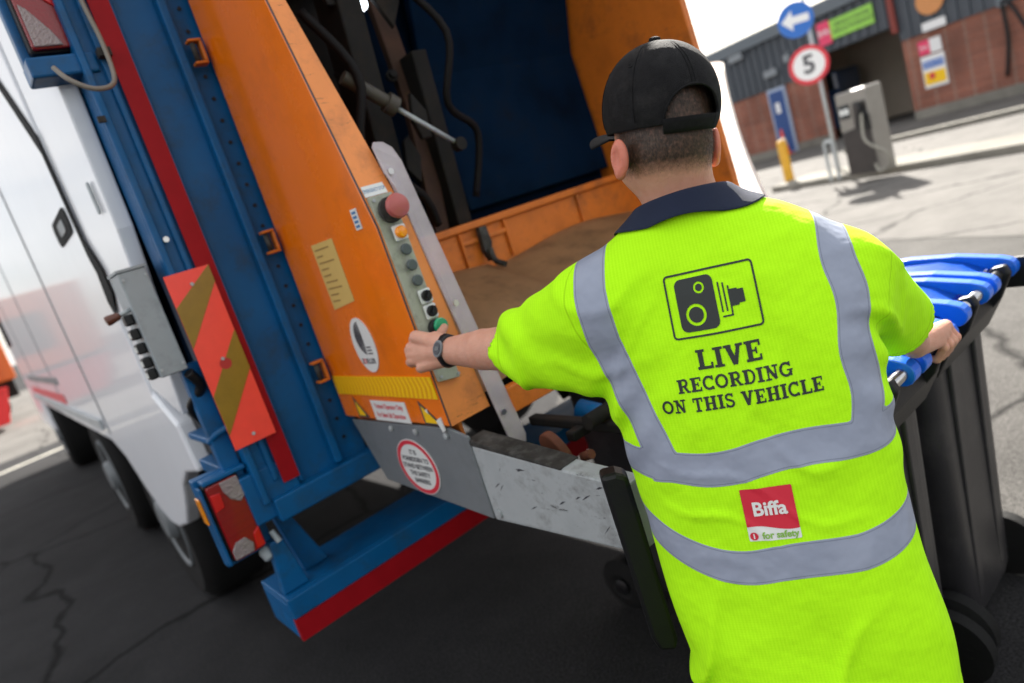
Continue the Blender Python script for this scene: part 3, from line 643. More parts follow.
# cab
def cabf(b): prism(b, [(10.55, .55), (12.2, .55), (12.3, 1.6), (12.0, 3.0), (10.55, 3.0)], lambda u, v, o: (o, u, v), .42, 2.85)
part('cab', cabf, MT['white'], bevel=.05)
part('cab_window', lambda b: prism(b, [(10.9, 1.75), (12.0, 1.75), (11.85, 2.7), (10.9, 2.7)], lambda u, v, o: (.42-o, u, v), .003, .012), MT['glassdark'])
part('chassis', lambda b: (box(b, 1.05, 1.17, 2.9, 11.5, .62, .95), box(b, 2.1, 2.22, 2.9, 11.5, .62, .95)), MT['black_greasy'])
def wheel(x, y, sgn):
    r = .50
    t = part('wheel', lambda b: lathe(b, [(.29, 0), (.31, .004), (.44, .012), (.485, -.02), (r, -.06), (r, -.28), (.46, -.31), (.29, -.31)], (x, y, r), (-sgn, 0, 0), 48), MT['rubber'], autos=True)
    part('rim', lambda b: lathe(b, [(.295, -.01), (.290, .012), (.270, .010), (.25, -.03), (.2, -.05), (.13, -.03), (.11, .03), (.10, .04), (.02, .04)], (x, y, r), (-sgn, 0, 0), 40), MT['steel_grey'], t, autos=True)
    def nuts(b):
        for k in range(10):
            a = 2*math.pi*k/10; lathe(b, [(.016, -.05), (.016, -.005)], (x, y+.165*math.cos(a), r+.165*math.sin(a)), (-sgn, 0, 0), 6)
    part('wheel_nut', nuts, MT['galv'], t)
for y in (4.12, 6.1, 10.7):
    wheel(.47, y, 1)
for y in (4.12, 6.1, 10.7):
    wheel(2.83, y, -1)
part('axle', lambda b: [tube(b, [(.7, y, .5), (2.6, y, .5)], .07) for y in (4.12, 6.1, 10.7)], MT['black_greasy'])
# --- blue tailgate frame
def fr(b):
    rect(b, .455, .575, .95, 3.35, rear, -.10, .0)            # left channel
    rect(b, .455, .475, .95, 3.35, rear, .001, .022); rect(b, .505, .522, 1.0, 3.35, rear, .001, .014)
    rect(b, .577, .815, .905, 3.35, rear, -.12, -.02)          # recessed web
    rect(b, .695, .72, .96, 3.35, rear, -.019, .012)            # ridge
    rect(b, .577, .59, .96, 3.35, rear, -.019, .004)
    rect(b, .48, 1.02, .885, .955, rear, -.05, .03)           # bottom sill
    rect(b, .42, .575, .90, 1.05, rear, -.04, .006)
frm = part('tailgate_frame', fr, MT['blue'], bevel=.005)
part('bolt_hole', lambda b: [prism(b, circ(.757, z, .0055, 10), rear, -.0195, -.0165) for z in np.arange(1.02, 3.2, .062)], MT['black'], frm)
part('frame_bolt', lambda b: [lathe(b, [(.008, 0), (.008, .006)], (.482+.0, YF-.023-.0, z), (0, -1, 0), 8) for z in (1.62, 1.73)], MT['alu'], frm)
part('red_stripe', lambda b: rect(b, .528, .578, .985, 3.3, rear, .0155, .0175), MT['red_tape'])
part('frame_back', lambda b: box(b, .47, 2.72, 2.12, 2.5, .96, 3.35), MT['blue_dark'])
# hinge brackets between the frame and the orange panel
for z in (2.19, 1.65, 1.245, 2.75):
    hb = part('hinge_bracket', lambda b: (box(b, .728, .765, 1.965, 1.995, z-.034, z-.026), box(b, .728, .765, 1.965, 1.995, z+.026, z+.034), box(b, .756, .765, 1.965, 1.995, z-.026, z+.026)), MT['orange_dirty'], bevel=.003)
    part('hinge_pin', lambda b: tube(b, [(.740, 1.978, z-.025), (.740, 1.978, z+.025)], .0075), MT['grime'], hb)
# --- reflector board
rb = part('reflector_board', lambda b: rect(b, .437, .556, 1.135, 1.638, rear, .030, .034), MT['retro_red'])
def ochre(b):
    for k in (0, 1):
        z = 1.20+.255*k; s = .119/.119*.13
        P = [(.437, z-.02), (.556, z+.135), (.556, z+.135+.115), (.437, z+.095)]
        P = [(u_, min(max(v_, 1.135), 1.638)) for u_, v_ in P]; prism(b, P, rear, .0345, .0355)
part('ochre_stripe', ochre, MT['retro_ochre'], rb)
part('board_screw', lambda b: [lathe(b, [(.005, .036), (.005, .039)], (.497, YF, z), (0, -1, 0), 10) for z in (1.6, 1.385, 1.16)], MT['galv'], rb)
part('board_mark', lambda b: [prism(b, circ(.50, 1.37, .016, 20), rear, .0358, .0362)], mat('retro_print', (.45, .02, .02), .4), rb)
# --- lamps
def lamp(x0, x1, z0, z1, flip, name='tail_lamp'):
    L_ = part(name, lambda b: prism(b, rrect(x0, x1, z0, z1, .012), rear, -.055, -.02), MT['black'], bevel=.004)
    w_, h_ = x1-x0, z1-z0
    part('red_lens', lambda b: prism(b, rrect(x0+.005, x1-.005, z0+.005, z1-.005, .01), rear, -.02, -.004), MT['lens_red'], L_, bevel=.004)
    if not flip:
        Q = lambda P: [(x0+w_*a, z0+h_*c) for a, c in P]
        part('clear_lens', lambda b: prism(b, Q([(.42, .97), (.93, .97), (.95, .72), (.78, .66), (.55, .74), (.44, .86)]), rear, -.0035, .002), MT['lens_clear'], L_, bevel=.003)
        part('clear_lens', lambda b: prism(b, Q([(.06, .04), (.60, .04), (.66, .14), (.5, .25), (.22, .24), (.06, .16)]), rear, -.0035, .002), MT['lens_clear'], L_, bevel=.003)
        part('bright_lens', lambda b: prism(b, Q([(.07, .66), (.34, .68), (.36, .86), (.09, .88)]), rear, -.0035, .001), MT['lens_red_hi'], L_, bevel=.003)
        part('bright_lens', lambda b: prism(b, Q([(.68, .05), (.94, .05), (.94, .30), (.74, .24)]), rear, -.0035, .001), MT['lens_red_hi'], L_, bevel=.003)
        part('lens_rib', lambda b: [prism(b, Q([(.08, c), (.92, c+.02), (.92, c+.026), (.08, c+.006)]), rear, -.0036, -.002) for c in (.32, .42, .52, .60)], MT['lens_red'], L_)
    else:
        part('clear_lens', lambda b: prism(b, [(x0+.01, z0+.01), (x0+w_*.62, z0+.01), (x0+w_*.5, z0+h_*.16), (x0+w_*.2, z0+h_*.36), (x0+.01, z0+h_*.40)], rear, -.0035, .002), MT['lens_clear'], L_, bevel=.003)
        part('bright_lens', lambda b: prism(b, [(x0+w_*.25, z0+h_*.55), (x1-.012, z0+h_*.3), (x1-.012, z1-.01), (x0+w_*.25, z1-.01)], rear, -.0035, .001), MT['lens_red_hi'], L_, bevel=.003)
    return L_
part('lamp_bracket', lambda b: (rect(b, .318, .455, .815, 1.087, rear, -.10, -.056), rect(b, .33, .452, 1.072, 1.085, rear, -.0555, .0), rect(b, .318, .325, .83, 1.07, rear, -.055, -.01)), MT['blue'], bevel=.006)
lamp(.328, .428, .832, 1.072, False)
part('side_marker', lambda b: rect(b, YF+.045, YF+.09, .955, 1.035, lambda u, v, o: (.318-o, u, v), .0005, .006), MT['amber'], bevel=.003)
part('upper_lamp_bracket', lambda b: (rect(b, .345, .50, 2.175, 2.225, rear, -.08, .01), rect(b, .35, .45, 2.226, 2.75, rear, -.10, -.056)), MT['blue'], bevel=.006)
lamp(.368, .487, 2.24, 2.52, True)
part('lamp_cable', lambda b: tube(b, smoothpath([(.385, 1.93, 2.175), (.40, 1.90, 2.135), (.44, 1.89, 2.105), (.485, 1.90, 2.11), (.508, 1.93, 2.15), (.515, 1.95, 2.24), (.51, 1.96, 2.35), (.512, 1.97, 2.6)]), .006), MT['cable'])
part('cable_clip', lambda b: (box(b, .50, .53, 1.955, 1.985, 2.20, 2.22), box(b, .44, .458, 1.965, 1.975, 2.045, 2.06)), MT['grime'])
# --- grey control box with levers on the body corner
gb = part('lever_box', lambda b: box(b, .345, .415, 2.0, 2.13, 1.39, 1.68), MT['grey_box'], bevel=.004)
part('box_lid', lambda b: box(b, .342, .418, 1.997, 2.135, 1.681, 1.688), MT['grey_box'], gb)
part('cap_screw', lambda b: [lathe(b, [(.004, 0), (.004, .003)], (x, 2.0, z), (0, -1, 0), 8) for x in (.352, .408) for z in (1.41, 1.66)], MT['galv'], gb)
part('lever_block', lambda b: [box(b, .322, .344, 2.02, 2.06, z, z+.030) for z in (1.545, 1.505, 1.465, 1.425, 1.392)], MT['black'], gb, bevel=.005)
part('lever_label', lambda b: [box(b, .3195, .3215, 2.025, 2.05, z+.008, z+.022) for z in (1.505, 1.465, 1.425, 1.392)], MT['label'], gb)
part('lever', lambda b: tube(b, [(.345, 2.03, 1.585), (.312, 2.03, 1.578)], .006), MT['galv'], gb)
part('lever_knob', lambda b: lathe(b, [(.006, 0), (.010, .004), (.014, .03), (.012, .036)], (.318, 2.03, 1.579), (-1, 0, -.15), 20), MT['wood'], gb, autos=True)
part('air_line', lambda b: (tube(b, smoothpath([(.41, 2.0, 1.38), (.43, 2.02, 1.33), (.40, 2.08, 1.28), (.43, 2.15, 1.2), (.42, 2.1, 1.1), (.45, 2.1, 1.0)]), .014)), MT['black'])
part('air_line_elbow', lambda b: tube(b, smoothpath([(.455, 2.0, 1.20), (.42, 2.02, 1.19), (.40, 2.05, 1.17)]), .010), MT['blue'])
part('side_opening', lambda b: prism(b, rrect(2.2, 2.46, 1.08, 1.36, .05), body, -.052, -.07), MT['black'])
part('frame_stay', lambda b: (box(b, .40, .45, 2.03, 2.07, 1.0, 1.40), box(b, .40, .46, 2.05, 2.3, 1.05, 1.09), box(b, .40, .46, 2.05, 2.3, 1.16, 1.18)), MT['blue'], bevel=.004)
# --- step with red edge
def stepf(b):
    rect(b, .41, 2.45, .60, .665, rear, .0, .02); rect(b, .41, 2.45, .648, .665, rear, -.22, -.001); rect(b, .41, .425, .53, .647, rear, -.22, -.001)
stp = part('rear_step', stepf, MT['blue'], bevel=.004)
part('red_edge', lambda b: rect(b, .41, 2.45, .53, .599, rear, .0, .021), MT['red_tape'], stp)
part('step_bracket', lambda b: (prism(b, [(.435, .83), (.475, .83), (.50, .666), (.42, .666)], rear, -.06, -.02), prism(b, [(.49, .885), (.53, .885), (.60, .666), (.52, .666)], rear, -.14, -.10), box(b, 2.2, 2.3, 2.05, 2.12, .66, .9)), MT['blue'], stp, bevel=.004)
part('coupling', lambda b: (lathe(b, [(.012, 0), (.018, .01), (.018, .035), (.012, .04)], (.42, 2.06, .815), (.3, -.5, -1), 14), lathe(b, [(.009, 0), (.009, .04)], (.455, 2.03, .86), (.2, -.4, -1), 12)), MT['grey_box'], autos=True)
# --- orange left cheek: outer side panel, rear strip, inner face
zs = [1.085, 1.585, 2.15, 2.75, 3.3]
def sidep(b):
    pts = [(YF-.002, 1.08)]+[(YF-.002, 3.3)]+[(yprof(z)+.004, z) for z in zs[::-1]]
    prism(b, pts, side, 0, -.022)
part('cheek_panel', sidep, MT['orange'], bevel=.004)
def stripf(b):
    # the rear facing strip as a bent plate; widens downward
    W = {1.085: .905, 1.585: .868, 2.15: .826, 2.75: .815, 3.3: .81}
    for za, zb_ in zip(zs, zs[1:]):
        vs = []
        for z in (za, zb_):
            for x in (XP+.004, W[z]):
                for o in (0, -.012): vs.append(b.verts.new((x, yprof(z)-o-.0, z)))
        a = vs
        for q in ((0, 2, 6, 4), (1, 5, 7, 3), (0, 4, 5, 1), (2, 3, 7, 6)): b.faces.new([a[i] for i in q])
    bmesh.ops.remove_doubles(b, verts=b.verts, dist=1e-5)
part('rear_strip', stripf, MT['orange_worn'])
part('seam_line', lambda b: [prism(b, [(XP-.0005, za), (XP+.0035, za), (XP+.0035, zb_), (XP-.0005, zb_)], lambda u, v, o: (u, yprof(v)+.002-o, v), 0, .001) for za, zb_ in zip(zs, zs[1:])], MT['ink'])
part('inner_cheek', lambda b: prism(b, [(yprof(1.1)+.02, 1.0), (2.0, 1.0), (2.0, 3.3), (1.9, 3.3), (yprof(2.15)+.02, 2.15), (yprof(1.6)+.02, 1.6)], lambda u, v, o: (.815+o, u, v), 0, .01), MT['orange_dirty'])
# right cheek
def rck(b):
    prism(b, [(1.47, 1.0), (2.24, 1.0), (2.24, 3.3), (1.60, 3.3), (1.515, 2.04), (1.48, 1.4)], lambda u, v, o: (XC+o, u, v), 0, .035)
part('right_cheek', rck, MT['orange_dirty'], bevel=.004)
part('cheek_edge_channel', lambda b: box(b, XC-.012, XC-.001, 2.16, 2.245, 1.3, 3.3), MT['blue'], bevel=.003)
# roof, hood and inside of the hopper
part('hopper_roof', lambda b: (box(b, .80, 2.52, 1.55, 2.6, 3.2, 3.3), box(b, .84, 2.29, 1.62, 1.66, 2.62, 3.2)), MT['orange_dirty'])
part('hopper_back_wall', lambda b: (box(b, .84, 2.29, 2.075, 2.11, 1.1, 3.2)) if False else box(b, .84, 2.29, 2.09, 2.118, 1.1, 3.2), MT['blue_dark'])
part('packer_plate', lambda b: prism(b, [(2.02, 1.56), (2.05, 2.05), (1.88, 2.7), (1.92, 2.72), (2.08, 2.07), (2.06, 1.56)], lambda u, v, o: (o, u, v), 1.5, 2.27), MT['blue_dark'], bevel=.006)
part('packer_arm', lambda b: (prism(b, [(1.9, 1.55), (2.02, 1.55), (1.9, 2.7), (1.75, 2.7)], lambda u, v, o: (o, u, v), 1.12, 1.2), prism(b, [(1.95, 1.5), (2.05, 1.5), (2.0, 2.1), (1.9, 2.1)], lambda u, v, o: (o, u, v), 1.38, 1.44), box(b, .86, 1.45, 1.93, 2.0, 2.35, 2.45)), MT['black_greasy'], bevel=.006)
_r = random.Random(7)
for k in range(16):
    x = .87+_r.random()*.48; z = 1.5+_r.random()*.95; s = .02+_r.random()*.06; y = 1.76+_r.random()*.22; a = _r.random()*3
    if _r.random() < .5: part('packer_bracket', lambda b: prism(b, [(x+s*math.cos(a+t)*(.6+.4*_r.random()), z+1.8*s*math.sin(a+t)) for t in (0, 1.3, 2.2, 3.4, 4.6)], lambda u, v, o: (u, y+o, v), 0, .02), MT['black_greasy'], bevel=.003)
    else: part('packer_bolt', lambda b: lathe(b, [(.02, 0), (.02, .012), (.012, .014), (.012, .03)], (x, y, z), (-.2, -1, .1), 12), MT['steel_grey'] if k % 3 == 0 else MT['black_greasy'])
part('packer_plate', lambda b: prism(b, [(.86, 1.5), (1.30, 1.5), (1.22, 1.9), (1.34, 2.3), (1.24, 2.7), (.86, 2.7)], lambda u, v, o: (u, 2.03+o, v), 0, .012), MT['black_greasy'], bevel=.004)
part('packer_rail', lambda b: prism(b, [(1.30, 1.52), (1.36, 1.52), (1.42, 1.95), (1.40, 2.6), (1.33, 2.6), (1.35, 1.95)], lambda u, v, o: (u, 1.98+o, v), 0, .03), mat('rusty_rail', (.05, .02, .01), .8, var=.4), bevel=.004)
hc = part('hydraulic_cylinder', lambda b: (tube(b, [(1.02, 1.75, 2.01), (1.15, 1.75, 1.91)], .020, 20), tube(b, [(1.13, 1.75, 1.925), (1.155, 1.75, 1.905)], .030, 20)), mat('dull_cylinder', (.06, .052, .04), .6, metal=.1, var=.3), autos=True)
part('piston_rod', lambda b: tube(b, [(1.16, 1.75, 1.90), (1.32, 1.75, 1.775)], .007, 16), MT['galv'], hc)
part('rod_eye', lambda b: lathe(b, [(.02, -.015), (.02, .015)], (1.335, 1.75, 1.763), (0, 1, 0), 20), MT['black_greasy'], hc)
part('hydraulic_hose', lambda b: (tube(b, smoothpath([(.98, 1.78, 2.2), (1.05, 1.72, 2.0), (1.0, 1.74, 1.8), (1.15, 1.76, 1.65), (1.2, 1.8, 1.55)]), .014), tube(b, smoothpath([(1.3, 1.8, 2.3), (1.42, 1.75, 2.1), (1.38, 1.8, 1.9), (1.5, 1.85, 1.8), (1.45, 1.9, 1.6)]), .012)), MT['hose'])
if 0: part('chain', lambda b: [lathe(b, [(.012, -.003), (.016, 0), (.012, .003)], (1.25+.02*math.sin(k*.7), 1.85, 1.98-k*.028), (k % 2, 1-k % 2, 0), 10) for k in range(14)], MT['galv'])
part('work_lamp', lambda b: (prism(b, circ(1.235, 2.245, .022, 20), lambda u, v, o: (u, 1.9-o, v), 0, .03)), mat('lamp_glass', (.7, .75, .8), .1, emit=(.8, .9, 1), estr=2.0))
# orange bulkhead with sill, brown floor
def bulk(b):
    box(b, .83, XC-.002, 1.90, 1.93, 1.18, 1.50); box(b, .83, XC-.002, 1.885, 1.95, 1.50, 1.525)
    for x in (1.32, 1.52, 1.9): box(b, x, x+.012, 1.885, 1.899, 1.37, 1.499)
    box(b, 1.32, 1.53, 1.888, 1.899, 1.452, 1.47)
part('hopper_sill', bulk, MT['orange_dirty'], bevel=.005)
def flapgeo(x0, x1, cx):
    b = bmesh.new(); n = 16; m = 10; g = []
    for i in range(n+1):
        r_ = []
        for j in range(m+1):
            x = x0+(x1-x0)*i/n; t = j/m; y = 1.885-.47*t
            z = 1.375-.09*t-.16*t*t+.018*math.cos((x-cx)*7)-.01*math.sin(t*7)
            r_.append(b.verts.new((x, y, z)))
        g.append(r_)
    for i in range(n):
        for j in range(m): b.faces.new((g[i][j], g[i][j+1], g[i+1][j+1], g[i+1][j]))
    ext = bmesh.ops.solidify(b, geom=b.faces[:], thickness=.012); return b
link('hopper_flap', flapgeo(.86, 1.40, 1.15), MT['brown'], TR, smooth=True)
link('hopper_flap', flapgeo(1.415, 2.27, 1.85), MT['brown'], TR, smooth=True)
part('flap_latch', lambda b: (prism(b, [(1.395, 1.5), (1.425, 1.5), (1.43, 1.44), (1.405, 1.38), (1.39, 1.42)], lambda u, v, o: (u, 1.885-o, v), 0, .02), tube(b, smoothpath([(1.41, 1.86, 1.42), (1.40, 1.84, 1.38), (1.405, 1.80, 1.36)]), .01)), MT['grime'])
part('hopper_lip', lambda b: (box(b, .96, 2.28, 1.38, 1.41, 1.04, 1.11)), MT['orange_dirty'], bevel=.004)
# --- furniture of the orange side panel
hs = part('instruction_label', lambda b: prism(b, [(1.793, 1.60), (1.793, 1.415), (1.655, 1.43), (1.655, 1.60)], side, .001, .002), MT['label_yellow'])
def lines(b):
    for k in range(9):
        z = 1.585-.018*k; rect(b, 1.78, 1.78-.03-.07*random.Random(k).random(), z-.004, z, side, .0022, .0026)
part('label_lines', lines, mat('faded_ink', (.30, .18, .05), .5), hs)
LC = (1.692, 1.307)
lg = part('oval_badge', lambda b: prism(b, circ(LC[0], LC[1], .062, 44, .078), side, .001, .003), MT['label'])
def fan(b):
    mp = lambda u, v, o: side(LC[0]-u, LC[1]+v, o)
    for k in range(9):       # nested arcs opening to the right
        for j in range(14):
            a0 = rad(95+j*12); a1 = rad(95+(j+1)*12); r = .043-.0045*k; c = (.008, .020)
            P = [(c[0]+rr*math.cos(a), c[1]+rr*1.1*math.sin(a)) for rr, a in ((r, a0), (r, a1), (r-.0031, a1), (r-.0031, a0))]; prism(b, P, mp, .0032, .0036)
    for k in range(3): prism(b, [(.010, -.004-.009*k), (.036, -.004-.009*k), (.036, -.008-.009*k), (.010, -.008-.009*k)], mp, .0032, .0036)
part('emblem', fan, MT['ink'], lg)
def zo(b): text_into(b, 'Z', .020, lambda u, v, o: side(LC[0]-u, LC[1]+v, o), .0034, -.037, -.046, bold=.0007); text_into(b, 'ELLER', .020, lambda u, v, o: side(LC[0]-u, LC[1]+v, o), .0034, .010, -.046, bold=.0007)
part('badge_word', zo, MT['ink'], lg)
part('badge_letter', lambda b: text_into(b, 'O', .020, lambda u, v, o: side(LC[0]-u, LC[1]+v, o), .0034, -.0245, -.046, bold=.0007), MT['ink_red'], lg)
cb = part('chevron_tape', lambda b: rect(b, 1.985, 1.408, 1.158, 1.216, side, .001, .003), MT['yellow'])
def chev(b):
    n = 26
    for k in range(n):
        y0 = 1.978-k*.0217; P = [(y0, 1.216), (y0-.008, 1.216), (y0-.016, 1.187), (y0-.008, 1.158), (y0, 1.158), (y0-.008, 1.187)]
        prism(b, P, side, .0032, .0036)
part('chevron', chev, mat('ochre_reflective', (.75, .34, .0), .4), cb)
def warn(y0, y1, name='warning_triangle'):
    t = part(name, lambda b: prism(b, [(y0, 1.086), (y1, 1.086), (y0, 1.150)], side, .001, .002), MT['ink'])
    part('yellow_field', lambda b: prism(b, [(y0-.008, 1.091), (y1+.018, 1.091), (y0-.008, 1.137)], side, .0022, .0026), MT['yellow'], t)
warn(1.895, 1.825); warn(1.512, 1.425)
ol = part('operator_label', lambda b: prism(b, rrect(1.785, 1.585, 1.082, 1.143, .003), side, .001, .002), MT['label'])
def oltxt(b):
    for k, s in enumerate(('Trained Operator Only', 'For Sales Lift Operation')):
        text_into(b, s, .0205, lambda u, v, o: side(1.685-u, v, o), .0025, 0, 1.126-.026*k, sx=.82, bold=.0004)
part('red_wording', oltxt, MT['ink_red'], ol)
part('small_tag', lambda b: rect(b, 1.508, 1.478, 1.595, 1.645, side, .001, .003), MT['label'])
part('tag_mark', lambda b: [rect(b, 1.503, 1.483, 1.60+.011*k, 1.606+.011*k, side, .0032, .0036) for k in range(4)], MT['ink_blue'])
part('edge_chip', lambda b: (prism(b, [(1.45, 1.10), (1.425, 1.11), (1.422, 1.075), (1.435, 1.07)], side, .001, .004), prism(b, [(1.49, 1.125), (1.48, 1.13), (1.478, 1.115)], side, .001, .003)), MT['label'])
# --- grey skirt plate, round prohibition label
sk_ = part('skirt_plate', lambda b: prism(b, [(1.975, 1.069), (1.42, 1.078), (1.345, 1.06), (1.352, .84), (1.88, .875)], side, -.004, -.012), MT['steel_grey'], bevel=.003)
part('skirt_bolt', lambda b: [lathe(b, [(.009, 0), (.009, .006), (.005, .008)], (XP+.003, y, 1.058), (-1, 0, 0), 8) for y in (1.72, 1.585, 1.435)], MT['galv'], sk_)
RC = (1.645, .947)
rl = part('round_label', lambda b: prism(b, circ(RC[0], RC[1], .104, 44, .083), side, -.003, -.001), MT['label'])
def ring(b):
    n = 48
    for k in range(n):
        a0, a1 = 2*math.pi*k/n, 2*math.pi*(k+1)/n
        P = [(RC[0]+r*math.cos(a), RC[1]+r*.80*math.sin(a)) for r, a in ((.101, a0), (.101, a1), (.086, a1), (.086, a0))]; prism(b, P, side, -.0008, -.0003)
part('red_ring', ring, MT['ink_red'], rl)
def rtx(b):
    for k, s in enumerate(('IT IS', 'FORBIDDEN TO', 'STAND BETWEEN', 'THE SAFETY', 'BARRIERS')):
        text_into(b, s, .0195, lambda u, v, o: side(RC[0]-u, v, o), -.0005, 0, RC[1]+.044-.022*k, sx=1.0, bold=.0006)
part('ring_wording', rtx, MT['ink'], rl)
# --- control panel on the rear strip
cp = part('control_panel', lambda b: prism(b, [(.7865, 1.20), (.845, 1.19), (.850, 1.655), (.7865, 1.655)], slant, .001, .014), MT['panel_grey'], bevel=.002)
part('stop_label', lambda b: prism(b, [(.785, 1.657), (.846, 1.657), (.843, 1.683), (.785, 1.683)], slant, .002, .004), MT['label'], cp)
part('stop_wording', lambda b: text_into(b, 'EMERGENCY STOP', .0125, lambda u, v, o: slant(u, v, o), .0045, .8145, 1.670, sx=.55), MT['ink_blue'], cp)
def pdisc(name, x, z, prof, m, par=cp): return part(name, lambda b: lathe(b, prof, (x, yprof(z)-.014, z), (0, -1, 0), 32), m, par, autos=True)
pdisc('stop_collar', .822, 1.615, [(.030, 0), (.030, .012), (.02, .014)], MT['grime'])
pdisc('stop_button', .824, 1.618, [(.016, .01), (.016, .028), (.027, .030), (.029, .038), (.026, .046), (.014, .051), (.002, .052)], MT['estop'])
part('lamp_bezel', lambda b: prism(b, rrect(.805, .841, 1.542, 1.578, .004), slant, .0142, .018), MT['label'], cp, bevel=.002)
pdisc('amber_lamp', .823, 1.560, [(.0145, .003), (.0145, .012), (.011, .016), (.002, .018)], MT['amber'])
for z in (1.519, 1.481, 1.443): pdisc('blank_button', .823, z, [(.0135, 0), (.0135, .005), (.011, .007), (.002, .007)], MT['button'])
for z in (1.402, 1.364):
    part('switch_bezel', lambda b: prism(b, rrect(.812, .846, z-.017, z+.017, .004), slant, .0142, .017), MT['label'], cp, bevel=.002)
    k_ = pdisc('rotary_switch', .830, z, [(.0135, .003), (.0135, .009), (.012, .011), (.002, .011)], MT['black'])
    part('switch_pointer', lambda b: prism(b, [(.822, z-.002), (.834, z+.012), (.838, z+.008), (.826, z-.006)], slant, .0255, .033), MT['black'], k_, bevel=.001)
pdisc('switch_collar', .826, 1.323, [(.021, 0), (.021, .010), (.018, .012)], MT['black'])
pdisc('green_button', .834, 1.325, [(.019, .002), (.019, .016), (.016, .019), (.002, .019)], MT['green'])
pdisc('teal_button', .834, 1.272, [(.019, 0), (.019, .010), (.012, .013), (.002, .013)], MT['teal'])
part('panel_screw', lambda b: [lathe(b, [(.004, 0), (.004, .003)], (x, yprof(z)-.0142, z), (0, -1, 0), 8) for x, z in ((.795, 1.645), (.842, 1.645), (.795, 1.21), (.842, 1.20))], MT['galv'], cp)
# clear guard plate standing off the panel's right edge
def gd(b):
    P = [(.853, 1.765), (.862, 1.776), (.885, 1.772), (.903, 1.755), (.911, 1.72), (.970, .98), (.964, .962), (.938, .955), (.922, .968), (.915, 1.0), (.862, 1.66), (.852, 1.70)]
    prism(b, P, slant, .012, .018)
part('clear_guard', gd, MT['guard'], bevel=.0015)
part('guard_bolt', lambda b: [lathe(b, [(.008, 0), (.008, .004)], (x, yprof(z)-.018, z), (0, -1, 0), 8) for x, z in ((.868, 1.70), (.90, 1.36), (.925, 1.06))], MT['alu'])
MT['rust_dark'] = mat('rusty_casting', (.13, .045, .025), .7, spec=.2, var=.2)
# --- lift beam, bumper bar and linkages behind the beam
bmx = part('lift_beam', lambda b: prism(b, [(1.35, 1.035), (.87, .998), (.88, .852), (1.352, .836)], lambda u, v, o: (XP+.008+o, u, v), 0, .05), MT['galv'], bevel=.005)
part('beam_cap', lambda b: prism(b, [(1.36, 1.052), (1.25, 1.040), (1.10, 1.022), (1.04, 1.014), (1.04, 1.009), (1.36, 1.037)], lambda u, v, o: (XP+.006+o, u, v), -.001, .056), MT['grime'], bmx, bevel=.004)
part('beam_pivot', lambda b: (lathe(b, [(.03, 0), (.03, .02)], (XP+.012, 1.30, .93), (-1, 0, 0), 20)) if False else lathe(b, [(.012, 0), (.012, .01)], (XP+.012, 1.325, .86), (-1, 0, 0), 12), MT['galv'], bmx)
_q = [ath(x, y, 1.10) for x, y in ((600, 478), (616, 474), (628, 477), (679, 640), (677, 651), (660, 652), (652, 640))]
def bumper(b):
    a = [b.verts.new(q) for q in _q]; c = [b.verts.new(q+hd*.045+rt0*.004) for q in _q]; n = len(a)
    b.faces.new(a); b.faces.new(c[::-1])
    for i in range(n): b.faces.new((a[i], c[i], c[(i+1) % n], a[(i+1) % n]))
bpb = part('bumper_bar', bumper, MT['black'], bevel=.008)
part('bumper_arm', lambda b: tube(b, [ath(618, 500, 1.13), (.81, .93, .965)], .014), MT['black_greasy'], bpb)
def link1(b):
    box(b, 1.0, 1.03, 1.0, 1.39, .985, 1.01); box(b, .96, 1.6, 1.18, 1.21, .975, 1.0)
part('lift_link', link1, MT['black_greasy'], bevel=.005)
part('comb_bar', lambda b: tube(b, [(.96, 1.12, 1.03), (1.7, 1.12, 1.03)], .018), MT['black_greasy'])
part('pivot_lug', lambda b: prism(b, circ(1.20, .955, .035, 22, .07, -.5), lambda u, v, o: (o, u, v), .905, .93), MT['rust_dark'], bevel=.004)
part('pivot_tip', lambda b: tube(b, [(.92, 1.12, .965), (.92, 1.09, .975)], .011), MT['rust_dark'])
part('lift_ram', lambda b: tube(b, [(1.12, 1.32, .98), (1.14, 1.22, .95)], .03, 16), MT['blue'])
_rs = random.Random(3)
for k in range(11):
    y = .92+_rs.random()*.36; z = .90+_rs.random()*.10; l = .008+_rs.random()*.03; a = rad(-60+_rs.random()*60); w2 = .0012+.002*_rs.random()
    part('scuff_mark', lambda b: prism(b, [(y, z), (y+l*.5*math.cos(a), z+l*.5*math.sin(a)+w2), (y+l*math.cos(a), z+l*math.sin(a)), (y+l*.5*math.cos(a)+w2, z+l*.5*math.sin(a)-w2)], lambda u, v, o: (XP+.0078-o, u, v), 0, .0006), MT['ink'], bmx)
# right side: pale curved fender sheet on the far cheek, sunlit
def ypx(x, y, Yv):
    d = ray(x, y); return CP+d*(Yv/d.y)
def fender(b):
    # a curved, translucent pale sheet standing behind the right cheek
    Lf = [ypx(*q) for q in ((700, 64, 1.66), (706, 100, 1.66), (716, 140, 1.64), (728, 175, 1.62), (742, 215, 1.6))]
    Rg = [ypx(*q) for q in ((722, 68, 1.60), (728, 96, 1.60), (741, 140, 1.585), (757, 178, 1.57), (776, 214, 1.55))]
    g = []
    for a, c in zip(smoothpath(Lf, 5), smoothpath(Rg, 5)):
        g.append([b.verts.new(a.lerp(c, t)+Vector((0, -.05*math.sin(math.pi*t), 0))) for t in [k/7 for k in range(8)]])
    for a, c in zip(g, g[1:]):
        for k in range(7): b.faces.new((a[k], a[k+1], c[k+1], c[k]))
    bmesh.ops.solidify(b, geom=b.faces[:], thickness=.004)
fm_ = mat('pale_translucent_sheet', (.85, .85, .84), .5, var=.12, vscale=7)
